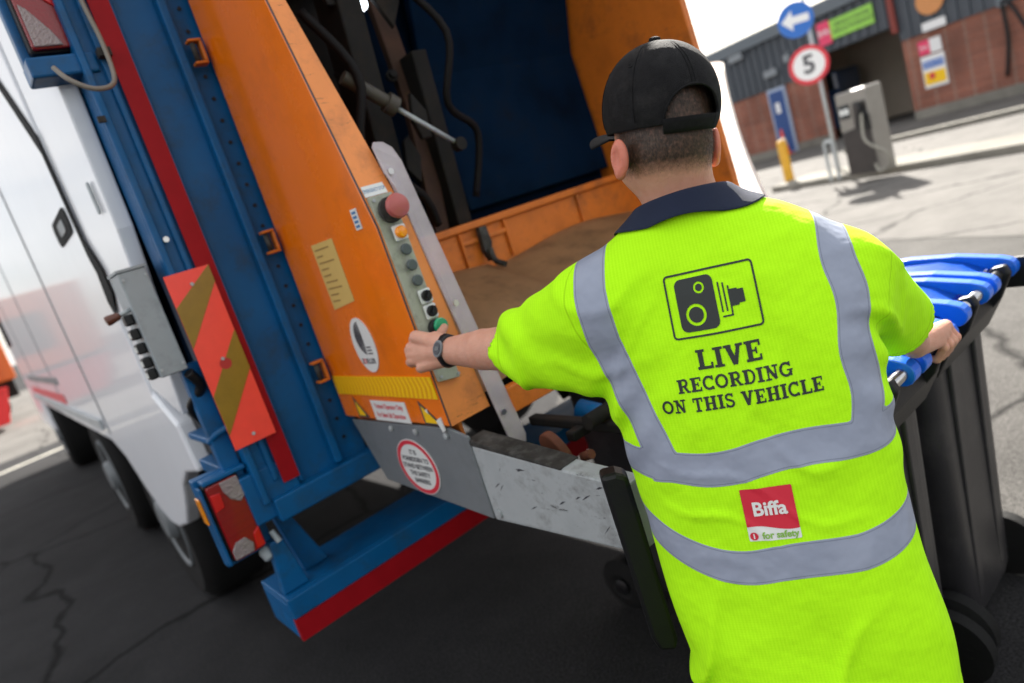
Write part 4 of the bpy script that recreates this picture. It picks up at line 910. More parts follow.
_t = fm_.node_tree; _tr = _t.nodes.new('ShaderNodeBsdfTranslucent'); _tr.inputs[0].default_value = (.9, .9, .88, 1); _mx = _t.nodes.new('ShaderNodeMixShader'); _mx.inputs[0].default_value = .55
_out = [q for q in _t.nodes if q.type == 'OUTPUT_MATERIAL'][0]; _t.links.new(_t.nodes['Principled BSDF'].outputs[0], _mx.inputs[1]); _t.links.new(_tr.outputs[0], _mx.inputs[2]); _t.links.new(_mx.outputs[0], _out.inputs[0])
part('rear_fender', fender, fm_, smooth=True)
# ------------------------------------------------------------ wheeled bins
def loftbox(b, lv, n=5):
    """lv: (z, x0,x1,y0,y1,r)"""
    rings = [[b.verts.new((u, v, z)) for u, v in rrect(x0, x1, y0, y1, r, n)] for z, x0, x1, y0, y1, r in lv]
    for a, c in zip(rings, rings[1:]):
        for k in range(len(a)): b.faces.new((a[k], a[(k+1) % len(a)], c[(k+1) % len(a)], c[k]))
    b.faces.new(rings[0][::-1]); b.faces.new(rings[-1])
def make_bin():
    t = thing('wheeled_bin', '', 'wheeled bin')
    def bod(b):
        loftbox(b, [(.06, -.17, .17, .10, .50, .05), (.10, -.175, .175, .09, .51, .05), (.90, -.200, .200, .06, .60, .05), (.905, -.218, .218, .045, .615, .05), (.965, -.22, .22, .045, .62, .05)])
    part('body', bod, MT['bin_grey'], t, autos=True, bevel=.004)
    def rib(b):
        for x in (-.09, .09): prism(b, [(x-.02, .12), (x+.02, .12), (x+.022, .88), (x-.022, .88)], lambda u, v, o: (u, .10-.05*(v-.1)-o, v), -.01, .012)
    part('moulded_rib', rib, MT['bin_grey'], t, bevel=.006)
    def brk(b):
        for s in (-1, 1): prism(b, [(.06, .84), (.06, .93), (.0, 1.005), (-.03, 1.01), (-.04, .985), (-.01, .92)], lambda u, v, o: (s*(.115+o), u, v), 0, .022)
        prism(b, [(.055, .82), (.055, .96), (.03, .96), (.01, .90)], lambda u, v, o: (o, u, v), -.20, .20)
    part('handle_bracket', brk, MT['black'], t, bevel=.006)
    part('handle_bar', lambda b: tube(b, [(-.203, -.012, .985), (.203, -.012, .985)], .0135, 20), MT['chrome'], t)
    def lid(b):
        n, m = 12, 12; g = []
        for i in range(n+1):
            r_ = []
            for j in range(m+1):
                x = -.225+.45*i/n; y = .03+.60*j/m; e = max(abs(i/n-.5)*2, abs(j/m-.5)*2)
                r_.append(b.verts.new((x, y, .982+.050*(1-e**4)+.008*(1-(j/m)))))
            g.append(r_)
        for i in range(n):
            for j in range(m): b.faces.new((g[i][j], g[i+1][j], g[i+1][j+1], g[i][j+1]))
        bmesh.ops.solidify(b, geom=b.faces[:], thickness=.006)
    L_ = part('lid', lid, MT['bin_blue'], t, smooth=True)
    def lip(b): loftbox(b, [(.945, -.236, .236, .03, .632, .05), (.978, -.238, .238, .03, .634, .05)])
    part('lid_rim', lip, MT['bin_blue'], L_, bevel=.004)
    for xc in (-.19, -.03, .03, .19):
        w_ = .017
        def arm(b):
            P = [(.50, 1.000), (.40, 1.030), (.22, 1.040), (.10, 1.034), (.0, 1.017)]+[(-.012+.027*math.cos(a), .985+.027*math.sin(a)) for a in [rad(100+k*22) for k in range(12)]]+[(.02, .985), (.07, 1.004), (.15, 1.012), (.3, 1.014)]
            prism(b, P, lambda u, v, o: (xc+o, u, v), -w_, w_)
        part('hinge_arm', arm, MT['bin_blue'], L_, bevel=.003)
    for s in (-1, 1):
        wh = part('wheel', lambda b: lathe(b, [(.03, -.0), (.05, .012), (.075, .006), (.084, -.0), (.10, -.008), (.10, -.045), (.03, -.05)], (s*.245, .12, .10), (s, 0, 0), 36), MT['rubber'], t, autos=True)
        part('hub', lambda b: lathe(b, [(.03, 0), (.03, .012), (.02, .018), (.002, .018)], (s*.246, .12, .10), (s, 0, 0), 20), MT['black'], wh, autos=True)
    part('axle', lambda b: tube(b, [(-.24, .12, .10), (.24, .12, .10)], .011), MT['galv'], t)
    return t
def copytree(o, par=None):
    c = o.copy(); COL.objects.link(c)
    if par is not None: c.parent = par
    for ch in o.children: copytree(ch, c)
    return c
b1 = make_bin(); b1['label'] = 'farther right of the two blue lidded grey bins beside the man'; b1['group'] = 'blue lidded wheeled bins'
b1.location = (1.915, .635, 0.0)
b2 = copytree(b1); b2.location = (1.40, .62, 0); b2['label'] = 'grey bin with blue lid that the man grips, right beside his hip'
b3 = copytree(b1); b3.location = (1.69, 1.90, 0); b3.rotation_euler = (0, 0, rad(183)); b3['label'] = 'dark bin with blue lid under the truck lift, mostly hidden behind the man'

part('end_plate', lambda b: prism(b, rrect(-.075, .045, .915, 1.0, .028), lambda u, v, o: (.226+o, u, v), 0, .014), MT['black'], b1, bevel=.004)
# ------------------------------------------------------------ the man
A = rad(18.6)
rt = np.array(rt0); hd_ = np.array(hd)
bu = rt*math.cos(A)-hd_*math.sin(A); bf = hd_*math.cos(A)+rt*math.sin(A); ez = np.array([0, 0, 1.])
def LR(L, R, z): return rt*L+hd_*R+ez*z
def Rz(z): return .94+.214*(z-.62)
# torso: z, centre L, half width, half depth
TS = np.array([(.30, .312, .200, .125), (.62, .312, .196, .128), (.74, .313, .196, .128), (.87, .317, .196, .128), (.98, .322, .198, .128), (1.10, .330, .207, .130), (1.20, .334, .216, .130),
               (1.28, .334, .218, .124), (1.34, .336, .206, .114), (1.385, .336, .178, .100), (1.42, .336, .135, .086), (1.455, .335, .085, .070), (1.49, .335, .052, .05)])
W_ = lambda p: np.array(ath(*p))
SL = LR(.152, 1.115, 1.340); SR = LR(.522, 1.055, 1.272)
EL = W_((518, 348, 1.28)); ER = W_((890, 318, 1.18))
WL = W_((446, 351, 1.435))
HB = np.array([1.515, .608, .985])         # where the right hand closes on the bar
WR = np.array([1.385, .585, 1.040])
print('ARM L', np.linalg.norm(EL-SL), np.linalg.norm(WL-EL), 'ARM R', np.linalg.norm(ER-SR), np.linalg.norm(WR-ER), WL, EL, ER)
def torso_f(X, Y, Z, grow=0.):
    z = np.clip(Z, .30, 1.49)
    cL = np.interp(z, TS[:, 0], TS[:, 1]); a = np.interp(z, TS[:, 0], TS[:, 2])+grow; b = np.interp(z, TS[:, 0], TS[:, 3])+grow
    R = .94+.214*(z-.62)
    dx = X-(rt[0]*cL+hd_[0]*R); dy = Y-(rt[1]*cL+hd_[1]*R)
    u = dx*bu[0]+dy*bu[1]; v = dx*bf[0]+dy*bf[1]
    p = 2.35
    q = (np.abs(u/a)**p+np.abs(v/b)**p)**(1/p)
    return (q-1)*np.minimum(a, b)*.95
def sleeve(X, Y, Z, Sx, Ex, r0, r1, k):
    d = Ex-Sx; L_ = np.linalg.norm(d); d = d/L_
    c = cone(X, Y, Z, Sx, Sx+d*(L_*k+.12), r0, r1+(r1-r0)*.12/(L_*k))
    cut = (X-Sx[0])*d[0]+(Y-Sx[1])*d[1]+(Z-Sx[2])*d[2]-L_*k
    return np.maximum(c, cut)
HEM = .37
cen_u = float(LR(.335, Rz(1.1), 0)@bu)
def shirt_f(X, Y, Z):
    t = torso_f(X, Y, Z)
    yl = cone(X, Y, Z, LR(.245, 1.12, 1.372), SL+np.array([0, 0, .005]), .07, .066); yr = cone(X, Y, Z, LR(.43, 1.10, 1.345), SR+np.array([0, 0, .005]), .07, .068)
    t = smin(t, smin(yl, yr, .02), .045)
    s1 = sleeve(X, Y, Z, SL-ez*.008, EL, .086, .067, 1.0); s2 = sleeve(X, Y, Z, SR, ER, .082, .068, 1.06)
    s1 = smin(s1, cone(X, Y, Z, W_((592, 368, 1.11)), W_((533, 362, 1.20)), .046, .044), .03)
    t = smin(t, s1, .03); t = smin(t, s2, .03)
    # soft folds in the cloth
    u = (X*bu[0]+Y*bu[1]); 
    f = .003*np.sin(u*23+Z*16+1.5*np.sin(Z*9))*np.clip((1.15-Z)*3, 0, 1)+.0025*np.sin(Z*52-u*26+2*np.sin(u*17))*np.clip((1.2-Z)*3, 0, 1)*np.clip((Z-.95)*6, 0, 1)
    f += .002*np.sin(u*60+Z*25)*np.clip((Z-1.0)*4, 0, 1)*.6
    dl = (X-EL[0])**2+(Y-EL[1])**2+(Z-EL[2])**2; f += .0075*np.exp(-dl/.014)*np.sin((X*.5-Y*.8+Z*.9)*70)
    dr = (X-SR[0])**2+(Y-SR[1])**2+(Z-SR[2]+.1)**2; f += .005*np.exp(-dr/.015)*np.sin((X*.8+Z*1.1)*60)
    wl = LR(.13, 1.05, 1.17); dw = (X-wl[0])**2+(Y-wl[1])**2+(Z-wl[2])**2; f += .0035*np.exp(-dw/.008)*np.sin((u*.9-Z*.8)*95)
    wr = LR(.52, 1.0, 1.10); dw = (X-wr[0])**2+(Y-wr[1])**2+(Z-wr[2])**2; f += .0035*np.exp(-dw/.010)*np.sin((u*.9+Z*.9)*85)
    def crease(ph, w_=.30): return np.exp(-(np.sin(ph)/w_)**2)
    wv = .5*np.sin(Z*13+u*9)+.35*np.sin(u*31-Z*7+1.3)
    # drag lines across the small of the back and below the lower tape, gathers at the sides
    f -= .0100*(1-np.exp(-(((u-cen_u)+.008)/.055)**2-((Z-1.015)/.06)**2))*crease(Z*17-u*11+wv*1.6)*np.clip((.93-Z)*6, 0, 1)*np.clip(.5+.9*np.sin(u*9+Z*3), 0, 1)
    f -= .0060*(1-np.exp(-(((u-cen_u)+.008)/.055)**2-((Z-1.015)/.06)**2))*crease(Z*33+u*16+wv*2.2)*np.exp(-((Z-1.03)/.07)**2)*np.clip(.3+np.sin(u*12+2), 0, 1)
    f -= .0060*crease(u*15-Z*8+wv*1.5, .25)*np.exp(-((Z-1.22)/.10)**2)*np.clip(np.abs(u-.12)*5-.25, 0, 1)
    f -= .0050*np.exp(-((u-cen_u)/.15)**4)*crease(u*11+Z*12+wv*1.2, .25)*np.clip((.80-Z)*5, 0, 1)
    dsl = np.sqrt((X-SL[0])**2+(Y-SL[1])**2+(Z-SL[2]+.03)**2); f -= .0085*crease((X*.6+Y*.2-Z*1.0)*24+wv, .3)*np.exp(-((dsl-.05)/.06)**2)
    dsr = np.sqrt((X-SR[0])**2+(Y-SR[1])**2+(Z-SR[2]+.05)**2); f -= .0085*crease((X*.5+Z*1.0)*24+wv, .3)*np.exp(-((dsr-.06)/.06)**2)
    return np.maximum(t+f, HEM-Z)
V, Fc = sdf_mesh(shirt_f, (.36, .08, .35), (1.50, 1.32, 1.50), .0065)
# smooth vertices a little by projecting on the field
def project(V, fn, it=2, e=.002):
    for _ in range(it):
        f = fn(V[:, 0], V[:, 1], V[:, 2]); g = np.stack([fn(V[:, 0]+e*(k == 0), V[:, 1]+e*(k == 1), V[:, 2]+e*(k == 2))-f for k in range(3)], 1)/e
        V = V-np.clip(f/np.maximum((g**2).sum(1), .3), -.01, .01)[:, None]*g
    return V
V2 = project(V, shirt_f)
keepz = V[:, 2] > HEM+.012
V = np.where(keepz[:, None], V2, V)
# open the hem, the cuffs and the neck
fcn = V[Fc].mean(1)
def along(P, Sx, Ex):
    d = (Ex-Sx)/np.linalg.norm(Ex-Sx); return (P-Sx)@d
dL = np.linalg.norm(EL-SL)*1.0; dR = np.linalg.norm(ER-SR)*1.06
nr = np.cross(V[Fc[:, 1]]-V[Fc[:, 0]], V[Fc[:, 2]]-V[Fc[:, 0]]); nr /= np.maximum(np.linalg.norm(nr, axis=1), 1e-9)[:, None]
def capmask(Sx, Ex, L_):
    d = (Ex-Sx)/np.linalg.norm(Ex-Sx); return (np.abs(along(fcn, Sx, Ex)-L_) < .004) & (np.abs(nr@d) > .8) & (np.linalg.norm(fcn-(Sx+d*L_), axis=1) < .075)
neckc = LR(.335, Rz(1.47), 1.47)
kill = (fcn[:, 2] < HEM+.006) | capmask(SL, EL, dL) | capmask(SR, ER, dR) | ((fcn[:, 2] > 1.43) & (np.linalg.norm(fcn-neckc, axis=1) < .071))
Fs = Fc[~kill]; used, inv = np.unique(Fs, return_inverse=True); Vs = V[used]; Fs = inv.reshape(Fs.shape)
_E = np.sort(np.concatenate([Fs[:, [k, (k+1) % 4]] for k in range(4)]), 1); _u, _c = np.unique(_E, axis=0, return_counts=True); _bd = np.unique(_u[_c == 1])
for Sx, Ex, L_ in ((SL, EL, dL), (SR, ER, dR)):
    d = (Ex-Sx)/np.linalg.norm(Ex-Sx); t_ = (Vs[_bd]-Sx)@d; near = (np.abs(t_-L_) < .02) & (np.linalg.norm(Vs[_bd]-(Sx+d*L_), axis=1) < .10); Vs[_bd[near]] -= np.outer(t_[near]-L_+.001, d)
me = mesh_np('shirt', Vs, Fs)
BV = BVHTree.FromPolygons([tuple(v) for v in Vs], [tuple(int(i) for i in f) for f in Fs])
# body coordinates on the shirt: s across the back, z up
cen = LR(.335, Rz(1.1), 0)
def scoord(P): return (P-cen)@bu
def tape_d(P):
    """signed distance (m) to the reflective tape, negative inside"""
    s = scoord(P); z = P[:, 2]; R = P@hd_; u = s
    b1c = 1.084+.010*np.exp(-((s-.03)/.14)**2)+.016*np.clip((-s-.08)/.12, 0, 1.3)**1.5+.004*np.sin(s*30); b2c = .938+.050*np.clip((-s-.04)/.16, 0, 1.3)**1.6+.004*np.sin(s*26+1)+.010*np.clip((s-.1)/.1, 0, 1)
    tf = torso_f(P[:, 0], P[:, 1], P[:, 2])-.03
    d1 = np.maximum(np.abs(z-b1c)-.0255, tf); d2 = np.maximum(np.abs(z-b2c)-.0255, tf)
    # braces over the shoulders, running down to the upper belt
    sl = np.interp(z, [1.05, 1.12, 1.2, 1.3, 1.38, 1.45], [-.140, -.146, -.166, -.186, -.188, -.180])
    sr_ = np.interp(z, [1.05, 1.10, 1.16, 1.24, 1.32, 1.40, 1.45], [.150, .152, .160, .168, .172, .178, .170])
    br = np.minimum(np.abs(s-sl), np.abs(s-sr_+.004*np.sin(z*48)))-.0255
    br = np.maximum(br, 1.07-z)
    al = along(P, SL, EL); ar = along(P, SR, ER); 
    return np.minimum(np.minimum(d1, d2), br)
att = me.attributes.new('tape', 'FLOAT', 'POINT'); att.data.foreach_set('value', np.clip(tape_d(Vs), -.1, .1).astype(np.float32))
for nm_, fo in (('seam', lambda al, L_: al+.015), ('cuff', lambda al, L_: al-L_+.022)):
    out = np.full(len(Vs), .1)
    for Sx, Ex, L_ in ((SL, EL, dL), (SR, ER, dR)):
        d = (Ex-Sx)/np.linalg.norm(Ex-Sx); al = (Vs-Sx)@d; rr = np.linalg.norm(Vs-Sx-np.outer(al, d), axis=1); ok = (rr < .13) & (al > -.06)
        out = np.where(ok, fo(al, L_), out)
    att = me.attributes.new(nm_, 'FLOAT', 'POINT'); att.data.foreach_set('value', out.astype(np.float32))
att = me.attributes.new('across', 'FLOAT', 'POINT'); att.data.foreach_set('value', scoord(Vs).astype(np.float32))
def shirt_mat():
    m, N, L, b = newmat('fluorescent_knit_and_tape')
    a = N.new('ShaderNodeAttribute'); a.attribute_name = 'tape'; c = N.new('ShaderNodeMath'); c.operation = 'LESS_THAN'; L.new(a.outputs['Fac'], c.inputs[0]); c.inputs[1].default_value = 0
    tc = N.new('ShaderNodeTexCoord').outputs['Object']
    # knitted ribs
    ac = N.new('ShaderNodeAttribute'); ac.attribute_name = 'across'; mu = N.new('ShaderNodeMath'); mu.operation = 'MULTIPLY'; mu.inputs[1].default_value = 2*math.pi/.0052; L.new(ac.outputs['Fac'], mu.inputs[0])
    sn_ = N.new('ShaderNodeMath'); sn_.operation = 'SINE'; L.new(mu.outputs[0], sn_.inputs[0])
    sp_ = N.new('ShaderNodeSeparateXYZ'); L.new(tc, sp_.inputs[0]); mz = N.new('ShaderNodeMath'); mz.operation = 'MULTIPLY'; mz.inputs[1].default_value = 2*math.pi/.0035; L.new(sp_.outputs[2], mz.inputs[0])
    sz = N.new('ShaderNodeMath'); sz.operation = 'SINE'; L.new(mz.outputs[0], sz.inputs[0]); ml = N.new('ShaderNodeMath'); ml.operation = 'MULTIPLY'; L.new(sz.outputs[0], ml.inputs[0]); ml.inputs[1].default_value = .35
    ad = N.new('ShaderNodeMath'); L.new(sn_.outputs[0], ad.inputs[0]); L.new(ml.outputs[0], ad.inputs[1])
    rr = N.new('ShaderNodeMapRange'); rr.inputs[1].default_value = -1.3; rr.inputs[2].default_value = 1.3; L.new(ad.outputs[0], rr.inputs[0])
    mx = N.new('ShaderNodeMix'); mx.data_type = 'RGBA'; mx.inputs[6].default_value = (.43, .92, .006, 1); mx.inputs[7].default_value = (.49, .99, .012, 1); L.new(rr.outputs[0], mx.inputs[0])
    # tape: woven grey with a soft mottling
    n = N.new('ShaderNodeTexNoise'); n.inputs['Scale'].default_value = 18; n.inputs['Detail'].default_value = 5; L.new(tc, n.inputs[0])
    tr = N.new('ShaderNodeMix'); tr.data_type = 'RGBA'; tr.inputs[6].default_value = (.235, .265, .34, 1); tr.inputs[7].default_value = (.34, .375, .465, 1); L.new(n.outputs[0], tr.inputs[0])
    fin = N.new('ShaderNodeMix'); fin.data_type = 'RGBA'; L.new(c.outputs[0], fin.inputs[0]); L.new(mx.outputs[2], fin.inputs[6]); L.new(tr.outputs[2], fin.inputs[7])
    ab = N.new('ShaderNodeMath'); ab.operation = 'ADD'; L.new(a.outputs['Fac'], ab.inputs[0]); ab.inputs[1].default_value = .0032
    ab2 = N.new('ShaderNodeMath'); ab2.operation = 'ABSOLUTE'; L.new(ab.outputs[0], ab2.inputs[0]); st = N.new('ShaderNodeMath'); st.operation = 'LESS_THAN'; L.new(ab2.outputs[0], st.inputs[0]); st.inputs[1].default_value = .0006
    se = N.new('ShaderNodeAttribute'); se.attribute_name = 'seam'; sel = N.new('ShaderNodeMapRange'); sel.inputs[1].default_value = .0006; sel.inputs[2].default_value = .0022; sel.inputs[3].default_value = .45; sel.inputs[4].default_value = 0; sc_ = N.new('ShaderNodeAttribute'); sc_.attribute_name = 'cuff'; m1 = N.new('ShaderNodeMath'); m1.operation = 'ABSOLUTE'; L.new(se.outputs['Fac'], m1.inputs[0]); m2 = N.new('ShaderNodeMath'); m2.operation = 'ABSOLUTE'; L.new(sc_.outputs['Fac'], m2.inputs[0]); m3 = N.new('ShaderNodeMath'); m3.operation = 'MINIMUM'; L.new(m1.outputs[0], m3.inputs[0]); L.new(m2.outputs[0], m3.inputs[1]); L.new(m3.outputs[0], sel.inputs[0])
    sx_ = N.new('ShaderNodeMix'); sx_.data_type = 'RGBA'; L.new(sel.outputs[0], sx_.inputs[0]); L.new(mx.outputs[2], sx_.inputs[6]); sx_.inputs[7].default_value = (.22, .48, .002, 1); L.new(sx_.outputs[2], fin.inputs[6])
    sm = N.new('ShaderNodeMath'); sm.operation = 'MULTIPLY'; L.new(st.outputs[0], sm.inputs[0]); sm.inputs[1].default_value = .55
    fs_ = N.new('ShaderNodeMix'); fs_.data_type = 'RGBA'; L.new(sm.outputs[0], fs_.inputs[0]); L.new(fin.outputs[2], fs_.inputs[6]); fs_.inputs[7].default_value = (.10, .11, .14, 1)
    L.new(fs_.outputs[2], b.inputs['Base Color'])
    ro = N.new('ShaderNodeMapRange'); ro.inputs[3].default_value = .85; ro.inputs[4].default_value = .42; L.new(c.outputs[0], ro.inputs[0]); L.new(ro.outputs[0], b.inputs['Roughness'])
    b.inputs['Specular IOR Level'].default_value = .15
    # crumple + rib bump
    n2 = N.new('ShaderNodeTexNoise'); n2.inputs['Scale'].default_value = 11; n2.inputs['Detail'].default_value = 3; L.new(tc, n2.inputs[0])
    inv = N.new('ShaderNodeMath'); inv.operation = 'SUBTRACT'; inv.inputs[0].default_value = 1; L.new(c.outputs[0], inv.inputs[1])
    ribh = N.new('ShaderNodeMath'); ribh.operation = 'MULTIPLY'; L.new(rr.outputs[0], ribh.inputs[0]); L.new(inv.outputs[0], ribh.inputs[1])
    b1_ = N.new('ShaderNodeBump'); b1_.inputs['Strength'].default_value = .12; b1_.inputs['Distance'].default_value = .0012; L.new(ribh.outputs[0], b1_.inputs['Height'])
    b2_ = N.new('ShaderNodeBump'); b2_.inputs['Strength'].default_value = .6; b2_.inputs['Distance'].default_value = .02; L.new(n2.outputs[0], b2_.inputs['Height']); L.new(b1_.outputs[0], b2_.inputs['Normal'])
    # raised tape edge
    te = N.new('ShaderNodeMapRange'); te.inputs[1].default_value = -.001; te.inputs[2].default_value = .001; te.inputs[3].default_value = 1; te.inputs[4].default_value = 0; L.new(a.outputs['Fac'], te.inputs[0])
    b3_ = N.new('ShaderNodeBump'); b3_.inputs['Strength'].default_value = .5; b3_.inputs['Distance'].default_value = .0008; L.new(te.outputs[0], b3_.inputs['Height']); L.new(b2_.outputs[0], b3_.inputs['Normal'])
    L.new(b3_.outputs[0], b.inputs['Normal'])
    b.inputs['Subsurface Weight'].default_value = 0
    return m
MT['shirt'] = shirt_mat()

# ---- skin body: head, neck, trunk under the clothes, arms, hands, legs in one mesh
HT = rad(-15)
hu = rt*math.cos(HT)-hd_*math.sin(HT); hf = hd_*math.cos(HT)+rt*math.sin(HT)      # head right, head forward
rl_, pt_ = rad(9.0), rad(-5)
HS = .93
hz = ez*math.cos(rl_)+hu*math.sin(rl_); hu = hu*math.cos(rl_)-ez*math.sin(rl_)
hz2 = hz*math.cos(pt_)+hf*math.sin(pt_); hf = hf*math.cos(pt_)-hz*math.sin(pt_); hz = hz2
HC = np.array(ath(661, 116, 1.105))       # centre of the cranium
hp_ = lambda a, b, c: HC+(hu*a+hf*b+hz*c)*HS
HA = (hu, hf, hz)
unit_ = lambda v: v/np.linalg.norm(v)
def head_f(X, Y, Z):
    d = ellip(X, Y, Z, hp_(0, .004, .010), HA, (0.0693, 0.0874, 0.0874))
    d = smin(d, ellip(X, Y, Z, hp_(0, .034, -.070), HA, (.061, .062, .058)), .035)     # jaw and face
    d = smin(d, ellip(X, Y, Z, hp_(0, -.030, -.050), HA, (0.0577, 0.0521, 0.0558)), .03)      # occiput
    d = smin(d, cone(X, Y, Z, hp_(0, .085, -.022), hp_(0, .112, -.048), .008, .014), .012)    # nose
    d = smin(d, ellip(X, Y, Z, hp_(0, .090, .002), HA, (0.0418, 0.0112, 0.0093)), .015)      # brow
    for s in (-1, 1): d = np.maximum(d, -ellip(X, Y, Z, hp_(s*.030, .098, -.014), HA, (0.0130, 0.0112, 0.0084))) 
    d = smin(d, ellip(X, Y, Z, hp_(0, .088, -.076), HA, (0.0205, 0.0130, 0.0093)), .008)      # lips
    nb = LR(.335, 1.125, 1.42)
    nk = cone(X, Y, Z, hp_(0, -.012, -.060), nb, .051, .066)
    d = smin(d, nk, .03)
    for s in (-1, 1):
        tilt = unit_(hu*s*.90-hf*.44); fa = unit_(hf*.90+hu*s*.44); e = hp_(s*.083, -.012, -.060)+tilt*.010
        ea = ellip(X, Y, Z, e, (fa, tilt, hz), (.0158, .0075, .0285)); lobe = ellip(X, Y, Z, e-tilt*.004-hz*.024+fa*.004, HA, (.008, .008, .009))
        root = ellip(X, Y, Z, e-tilt*.012+fa*.006, (fa, tilt, hz), (.010, .016, .020))
        hole = ellip(X, Y, Z, e+tilt*.010+fa*.003, (fa, tilt, hz), (.0100, .0075, .020))
        q_ = smin(smin(ea, lobe, .006), root, .006); d = smin(d, q_, .006); d = np.maximum(d, -hole)
    return d
V, Fh = sdf_mesh(head_f, HC-np.array([.16, .16, .24]), HC+np.array([.16, .16, .13]), .003)
Vh = project(V, head_f, 2, .0008)
def core_f(X, Y, Z):
    d = torso_f(X, Y, Z, -.014); d = smin(d, cone(X, Y, Z, SL, LR(.25, 1.12, 1.38), .055, .055), .03); d = smin(d, cone(X, Y, Z, SR, LR(.45, 1.09, 1.34), .055, .055), .03)
    d = smin(d, cone(X, Y, Z, SL, EL, .056, .045), .02); d = smin(d, cone(X, Y, Z, SR, ER, .056, .045), .02)
    for s in (-1, 1):
        hip = LR(.315, .955, .80)+bu*s*.085; kn = LR(.318, .985, .47)+bu*s*.095; an = LR(.32, .94, .09)+bu*s*.10
        d = smin(d, cone(X, Y, Z, hip, kn, .085, .058), .03); d = smin(d, cone(X, Y, Z, kn, an, .055, .038), .02); d = smin(d, cone(X, Y, Z, an, an+bf*.15-ez*.045, .036, .028), .02)
    return np.maximum(d, Z-1.43)
Vc, Fcc = sdf_mesh(core_f, (.35, .10, .02), (1.50, 1.40, 1.46), .014)
# forearm and hand
def unit(v): v = np.array(v, float); return v/np.linalg.norm(v)
def hand_f(prims, k=.0048):
    def f(X, Y, Z):
        d = None
        for g in prims:
            dd = None
            for a, b, ra, rb in g:
                c = cone(X, Y, Z, a, b, ra, rb); dd = c if dd is None else smin(dd, c, .004)
            d = dd if d is None else smin(d, dd, k)
        return d
    return f
# left hand: thumb on the green button, fingers round the panel edge
KN = [W_(p) for p in ((416, 337, 1.475), (412, 348, 1.485), (413, 360, 1.483), (422, 367, 1.465))]
TH = np.array([.834, 1.372, 1.324])
fore = unit(WL-EL); pz = unit(KN[0]-KN[3]); 
prims = [[(EL, EL+(WL-EL)*.45, .046, .041), (EL+(WL-EL)*.45, WL, .041, .0275)]]
pal = [(WL+pz*.012, KN[0], .022, .0145), (WL+pz*.004, KN[1], .022, .0145), (WL-pz*.006, KN[2], .021, .0135), (WL-pz*.014, KN[3], .020, .0125), (WL, (KN[1]+KN[2])/2, .025, .016)]
prims.append(pal)
fd1 = unit(np.array([-.10, .95, -.05])); 
for i, (k, l) in enumerate(zip(KN, (.040, .045, .041, .028))):
    r = (.0098, .0102, .0096, .0084)[i]
    d1 = unit(np.array([.30, .9, -.22])); d2 = unit(np.array([.50, .8, -.36])); d3 = unit(np.array([.80, .45, -.35]))
    a = k; b = a+d1*l; c = b+d2*l*.62; e = c+d3*l*.48
    e[0] = min(e[0], XP-.003-r*.8); c[0] = min(c[0], XP-.006-r); b[0] = min(b[0], XP-.01-r)
    prims.append([(a, b, r*1.18, r*.94), (b-d2*.001, b+d2*.001, r*1.08, r*1.08), (b, c, r*.94, r*.88), (c, e, r*.92, r*.78)])
    prims.append([(k-fore*.002+unit(-np.array(ray(412, 350)))*.004, k+fore*.003+unit(-np.array(ray(412, 350)))*.004, r*1.05, r*.9)])
tb = WL*.55+KN[0]*.45+pz*.012+bu*.006; tm = W_((438, 338, 1.46)); 
prims.append([(WL+pz*.014, tm*.5+tb*.5, .019, .0145), (tm*.5+tb*.5, tm, .0145, .0115), (tm, TH+np.array([-.002, -.010, -.004]), .0112, .0092)])
hlf = hand_f(prims)
allp = np.array([p for g in prims for q in g for p in q[:2]]); lo_, hi_ = allp.min(0)-.055, allp.max(0)+.055
V, Fl = sdf_mesh(hlf, lo_, hi_, .0026); Vl = project(V, hlf, 1, .0008)
# right hand on the bar
bx = np.array([1., 0, 0]); prims = [[(ER, ER+(WR-ER)*.45, .045, .040), (ER+(WR-ER)*.45, WR, .040, .028)]]
KR = [np.array([HB[0]+.040-.021*i, HB[1]-.020-.002*i, HB[2]+.030-.004*i]) for i in range(4)]
prims.append([(WR, KR[0], .023, .014), (WR, KR[1], .024, .0145), (WR-ez*.004, KR[2], .023, .0138), (WR-ez*.008, KR[3], .022, .013)])
for i, k in enumerate(KR):
    r = (.0098, .0102, .0096, .0085)[i]; o = .0145+r
    a = k; b = np.array([k[0]+.010, HB[1]-o-.008, HB[2]+.0]); c = np.array([k[0]+.012, HB[1]-.012, HB[2]-o-.004]); e = np.array([k[0]+.012, HB[1]+.012, HB[2]-o])
    prims.append([(a, b, r*1.2, r), (b, c, r, r*.92), (c, e, r*.92, r*.8)])
prims.append([(WR+np.array([.02, .012, .004]), HB+np.array([-.005, .022, .024]), .018, .013), (HB+np.array([-.005, .022, .024]), HB+np.array([.03, .028, .002]), .0125, .010)])
hrf = hand_f(prims)
allp = np.array([p for g in prims for q in g for p in q[:2]]); lo_, hi_ = allp.min(0)-.055, allp.max(0)+.055
V, Fr = sdf_mesh(hrf, lo_, hi_, .003); Vr = project(V, hrf, 1, .0008)
VB, FB = join_np([(Vh, Fh), (Vc, Fcc), (Vl, Fl), (Vr, Fr)])
me2 = mesh_np('person', VB, FB)
